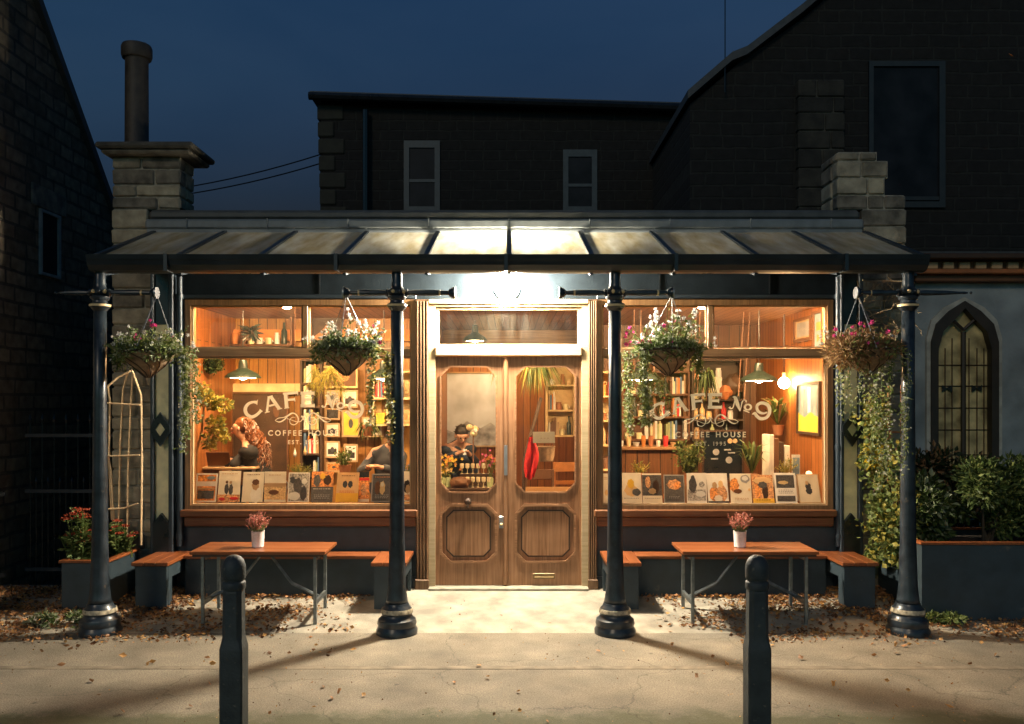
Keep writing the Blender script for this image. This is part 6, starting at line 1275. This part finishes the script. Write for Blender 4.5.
def person(label, hip, sh, head, hands, elb, face, hair, top, trousers, hairlen, knees, feet):
    """all points world; face = unit direction the face looks; body one skinned mesh, clothes and hair children"""
    V = Vector; hip, sh, head = V(hip), V(sh), V(head); fd = V(face).normalized(); side = fd.cross(V((0, 0, 1))).normalized(); up = side.cross(fd)
    sd = V((side.x, side.y, 0)).normalized()
    sk = mat('skin_tone', (.55, .3, .19), rough=.5, var=.08); neck = sh.lerp(head, .4)
    vs = [(hip, .12), (hip.lerp(sh, .5), .115), (sh, .12), (neck, .043), (head - up * .065 + fd * .018, .055), (head, .088), (head + up * .06, .075)]
    ed = [(0, 1), (1, 2), (2, 3), (3, 4), (4, 5), (5, 6)]
    for s_, h_, e_, k_, f_ in ((1, hands[0], elb[0], knees[0], feet[0]), (-1, hands[1], elb[1], knees[1], feet[1])):
        b = len(vs); sp = sh + sd * s_ * .17
        vs += [(sp, .055), (V(e_), .04), (V(h_), .026)]; ed += [(2, b), (b, b + 1), (b + 1, b + 2)]
        hd = (V(h_) - V(e_)).normalized(); pr = hd.cross(V((0, 0, 1))).normalized() if abs(hd.z) < .95 else sd
        vs.append((V(h_) + hd * .06, .026)); ed.append((b + 2, b + 3))
        for q_ in range(4):
            u = (q_ - 1.5) * .018; vs.append((V(h_) + hd * (.13 + .012 * (1.5 - abs(q_ - 1.2))) + pr * u * 1.3 - V((0, 0, .02)), .008)); ed.append((b + 3, len(vs) - 1))
        vs.append((V(h_) + hd * .06 + pr * .05 * s_, .009)); ed.append((b + 2, len(vs) - 1))
        b = len(vs); vs += [(hip + sd * s_ * .09 - V((0, 0, .04)), .085), (V(k_), .06), (V(f_) + V((0, 0, .08)), .04), (V(f_) + V((fd.x, fd.y, 0)) * .14 + V((0, 0, .03)), .035)]; ed += [(0, b), (b, b + 1), (b + 1, b + 2), (b + 2, b + 3)]
    body = skin_obj('person', None, vs, ed, sk, 0, 2); tag(body, label, 'person')
    ORG[body.name] = V((0, 0, 0))
    # face features and hair
    q = MB(); q.ell(head + fd * .088 - up * .015, (.014, .014, .02), sk, 8, 6)
    for s_ in (-1, 1): q.ell(head + fd * .075 + sd * s_ * .032 + up * .012, .011, 'dbrown', 8, 6); q.ell(head + sd * s_ * .085 - up * .01, (.012, .018, .028), sk, 8, 6)
    q.ell(head + fd * .08 - up * .055, (.02, .02, .007), mat('lips', (.5, .15, .12)), 8, 6); q.build('face_features', body, True)
    q = MB(); c_ = head - fd * .036 + up * .03; q.ell(c_, (.088, .088, .092), hair, 18, 12, .08)
    if hairlen:
        for i in range(190):
            a = U(-1.35, 1.35); d = (-fd * math.cos(a) + sd * math.sin(a)); st = c_ + d * .085 + up * U(-.02, .08); pts = [st]; ph = U(0, 6); L = hairlen * U(.6, 1)
            for k in range(12): t_ = (k + 1) / 12; pts.append(st + V((0, 0, -L * t_)) - fd * .17 * t_ + d * (.05 * t_) + V((.022 * math.sin(ph + k * 1.5), .022 * math.cos(ph + k * 1.5), 0)))
            q.tube(pts, [.008, .009, .01, .01, .01, .01, .01, .009, .009, .008, .007, .005, .002], hair, 5)
    else:
        for i in range(160): d = V((random.gauss(0, 1), random.gauss(0, 1), random.gauss(0, 1))).normalized(); 
        for i in range(160):
            d = V((random.gauss(0, 1), random.gauss(0, 1), random.gauss(0, 1))).normalized()
            if d.dot(fd) > .35 and d.z < .5: continue
            if d.z < -.1: continue
            q.tube([c_ + d * .07, c_ + d * .093 + V((U(-.02, .02), U(-.02, .02), U(-.01, .02)))], [.01, .003], hair, 4)
    q.build('hair', body, True)
    q = MB(); ax = (sh - hip)
    q.tube([hip - V((0, 0, .06)), hip, hip + ax * .3, hip + ax * .55, hip + ax * .8, sh, sh.lerp(head, .14), sh.lerp(head, .3)], [.135, .15, .142, .15, .155, .13, .09, .066], top, 20)
    for t_ in range(-3, 4): q.ell(sh - ax.normalized() * .05 + sd * .045 * t_, (.105, .105, .1 - .006 * abs(t_)), top, 14, 10)
    for s_, h_, e_ in ((1, hands[0], elb[0]), (-1, hands[1], elb[1])):
        sp = sh - ax.normalized() * .05 + sd * s_ * .165; E = V(e_); H = V(h_); W = E.lerp(H, .86)
        pts = [sp - sd * s_ * .04, sp, sp.lerp(E, .35), sp.lerp(E, .75), E, E.lerp(W, .3), E.lerp(W, .7), W]; q.tube(pts, [.075, .078, .07, .06, .056, .052, .046, .042], top, 14)
    q.build('top', body, 'all')
    vs = [(hip, .15)]; ed = []
    for s_, k_, f_ in ((1, knees[0], feet[0]), (-1, knees[1], feet[1])):
        b = len(vs); vs += [(hip + sd * s_ * .1 - V((0, 0, .05)), .1), (V(k_), .075), (V(f_) + V((0, 0, .1)), .06)]; ed += [(0, b), (b, b + 1), (b + 1, b + 2)]
    skin_obj('trousers', body, vs, ed, trousers)
    return body
gh = mat('ginger_hair', (.15, .05, .017), rough=.4, var=.5, vs=40); dh = P('darkhair'); bc = P('blackcloth'); jean = mat('denim', (.03, .045, .08), rough=.9)
person('seated person with very long curly ginger hair and black top at the laptop', (-2.76, 1.1, .98), (-2.93, 1.08, 1.47), (-3.03, 1.06, 1.69), [(-3.18, .98, 1.32), (-3.17, 1.14, 1.32)], [(-3.06, .86, 1.27), (-3.05, 1.3, 1.3)], (-1, -.18, -.06), gh, bc, jean, .55, [(-3.08, 1.0, .98), (-3.08, 1.2, .98)], [(-3.05, 1.0, .5), (-3.05, 1.2, .5)])
t = thing('bar_stool', 'tall stool under the person with long ginger hair', 'stool', (-2.68, 1.1, .15)); q = MB(); q.lathe([(.16, .83), (.17, .85), (.16, .875), (0, .88)], -2.68, 1.1, 'brown', 20); q.build('seat', t, True)
for k in range(4): a = k * 1.571 + .78; q = MB(); q.tube([(-2.68 + .1 * math.cos(a), 1.1 + .1 * math.sin(a), .835), (-2.68 + .2 * math.cos(a), 1.1 + .2 * math.sin(a), .15)], .012, 'black', 6); q.build('leg', t)
q = MB(); q.lathe([(.165, .42), (.175, .425), (.165, .43)], -2.68, 1.1, 'black', 20); q.build('foot_ring', t, True)
person('dark haired person in dark shirt leaning over the glasses with a cup', (-.62, 2.75, 1.02), (-.66, 2.5, 1.4), (-.6, 2.32, 1.55), [(-.5, 2.12, 1.33), (-.62, 2.1, 1.34)], [(-.42, 2.4, 1.2), (-.88, 2.35, 1.22)], (.3, -1, -.75), dh, mat('navy_shirt', (.02, .03, .045), rough=.8), jean, 0, [(-.55, 2.75, .6), (-.7, 2.75, .6)], [(-.53, 2.8, .15), (-.72, 2.8, .15)])
q = MB(); q.lathe([(.02, 0), (.03, .07), (.026, .07), (0, .01)], -.55, 2.03, 'white', 14, cz=1.32); single(q, 'white_cup', 'white cup held up by the leaning dark haired person', 'cup', (-.55, 2.03, 1.32), smooth=True)
person('dark haired person in dark top half hidden behind the iron column', (-1.36, 1.1, 1.0), (-1.35, .95, 1.42), (-1.27, .85, 1.63), [(-1.5, .62, 1.28), (-1.38, .6, 1.28)], [(-1.62, .85, 1.22), (-1.18, .7, 1.22)], (-.5, -1, -.2), dh, mat('dark_knit', (.045, .05, .06), rough=.95), jean, 0, [(-1.28, 1.1, .6), (-1.44, 1.1, .6)], [(-1.28, 1.15, .15), (-1.44, 1.15, .15)])

# ------------------------------------------------------------ more things in the room
shelf(226, 292, 300, 345, 1.7, .2, 1, 'high plank ledge in the upper pane', 'brown', back=False, fill='bottle')
shelf(372, 412, 372, 425, 1.62, .2, 2, 'golden shelves beside the door post', 'gold')
shelf(776, 812, 436, 470, 2.3, .2, 1, 'golden shelf under the arches picture', 'gold', back=False)
for i, (x, y, Yp_, lab) in enumerate(((600, 440, .6, 'tan pottery jug nearest the door in the right window'), (606, 452, .5, 'squat clay pot next to the tan jug'), (668, 462, .45, 'orange jar before the plank counter'), (742, 466, .4, 'small red candle jar among the ledge plants'), (398, 458, .5, 'blue grey jar at the foot of the column'), (284, 462, .6, 'tall silver tap shaped bottle beside the seated person'))):
    X = px(x, Yp_); m = ['tan', 'terracotta', 'orange', 'red', 'bluegrey', 'steel'][i]; h = [.26, .16, .15, .1, .16, .24][i]; r_ = [.07, .08, .05, .035, .045, .03][i]; zb = pz(y, Yp_) - h / 2
    q = MB(); q.lathe([(r_ * .6, 0), (r_, h * .35), (r_ * .9, h * .6), (r_ * .4, h * .85), (r_ * .5, h), (r_ * .3, h * .97), (0, h * .8)], X, Yp_, m, 20, cz=.921)
    for _ in (0,): q.tube([(X + r_ * .5, Yp_, .921 + h * .9), (X + r_ * 1.5, Yp_, .921 + h * .75), (X + r_ * .95, Yp_, .921 + h * .5)], .008, m, 6)
    single(q, ['jug', 'clay_pot', 'jar', 'candle_jar', 'jar', 'bottle'][i], lab, ['jug', 'pot', 'jar', 'jar', 'jar', 'bottle'][i], (X, Yp_, .921), smooth=True)
plant(640, 474, .5, 'trailing yellow green plant at the foot of the plank counter', .12, .14, 22, [G4, G2], .02, arch=False, w=.6)
plant(828, 474, .5, 'thin green plant right in the corner of the right window frame', .05, .22, 16, [G1, G2], .012)
plant(330, 366, .7, 'golden green plant hanging behind the ridged basket', .22, .4, 50, [G4, G2, G4], .03, pot=False, arch=False, droop=1, name='hanging_ivy')
plant(706, 372, .8, 'deep green fern hanging left of the window lettering', .2, .4, 46, [G3, leaf_dk], .014, pot=False, droop=1, name='hanging_fern')
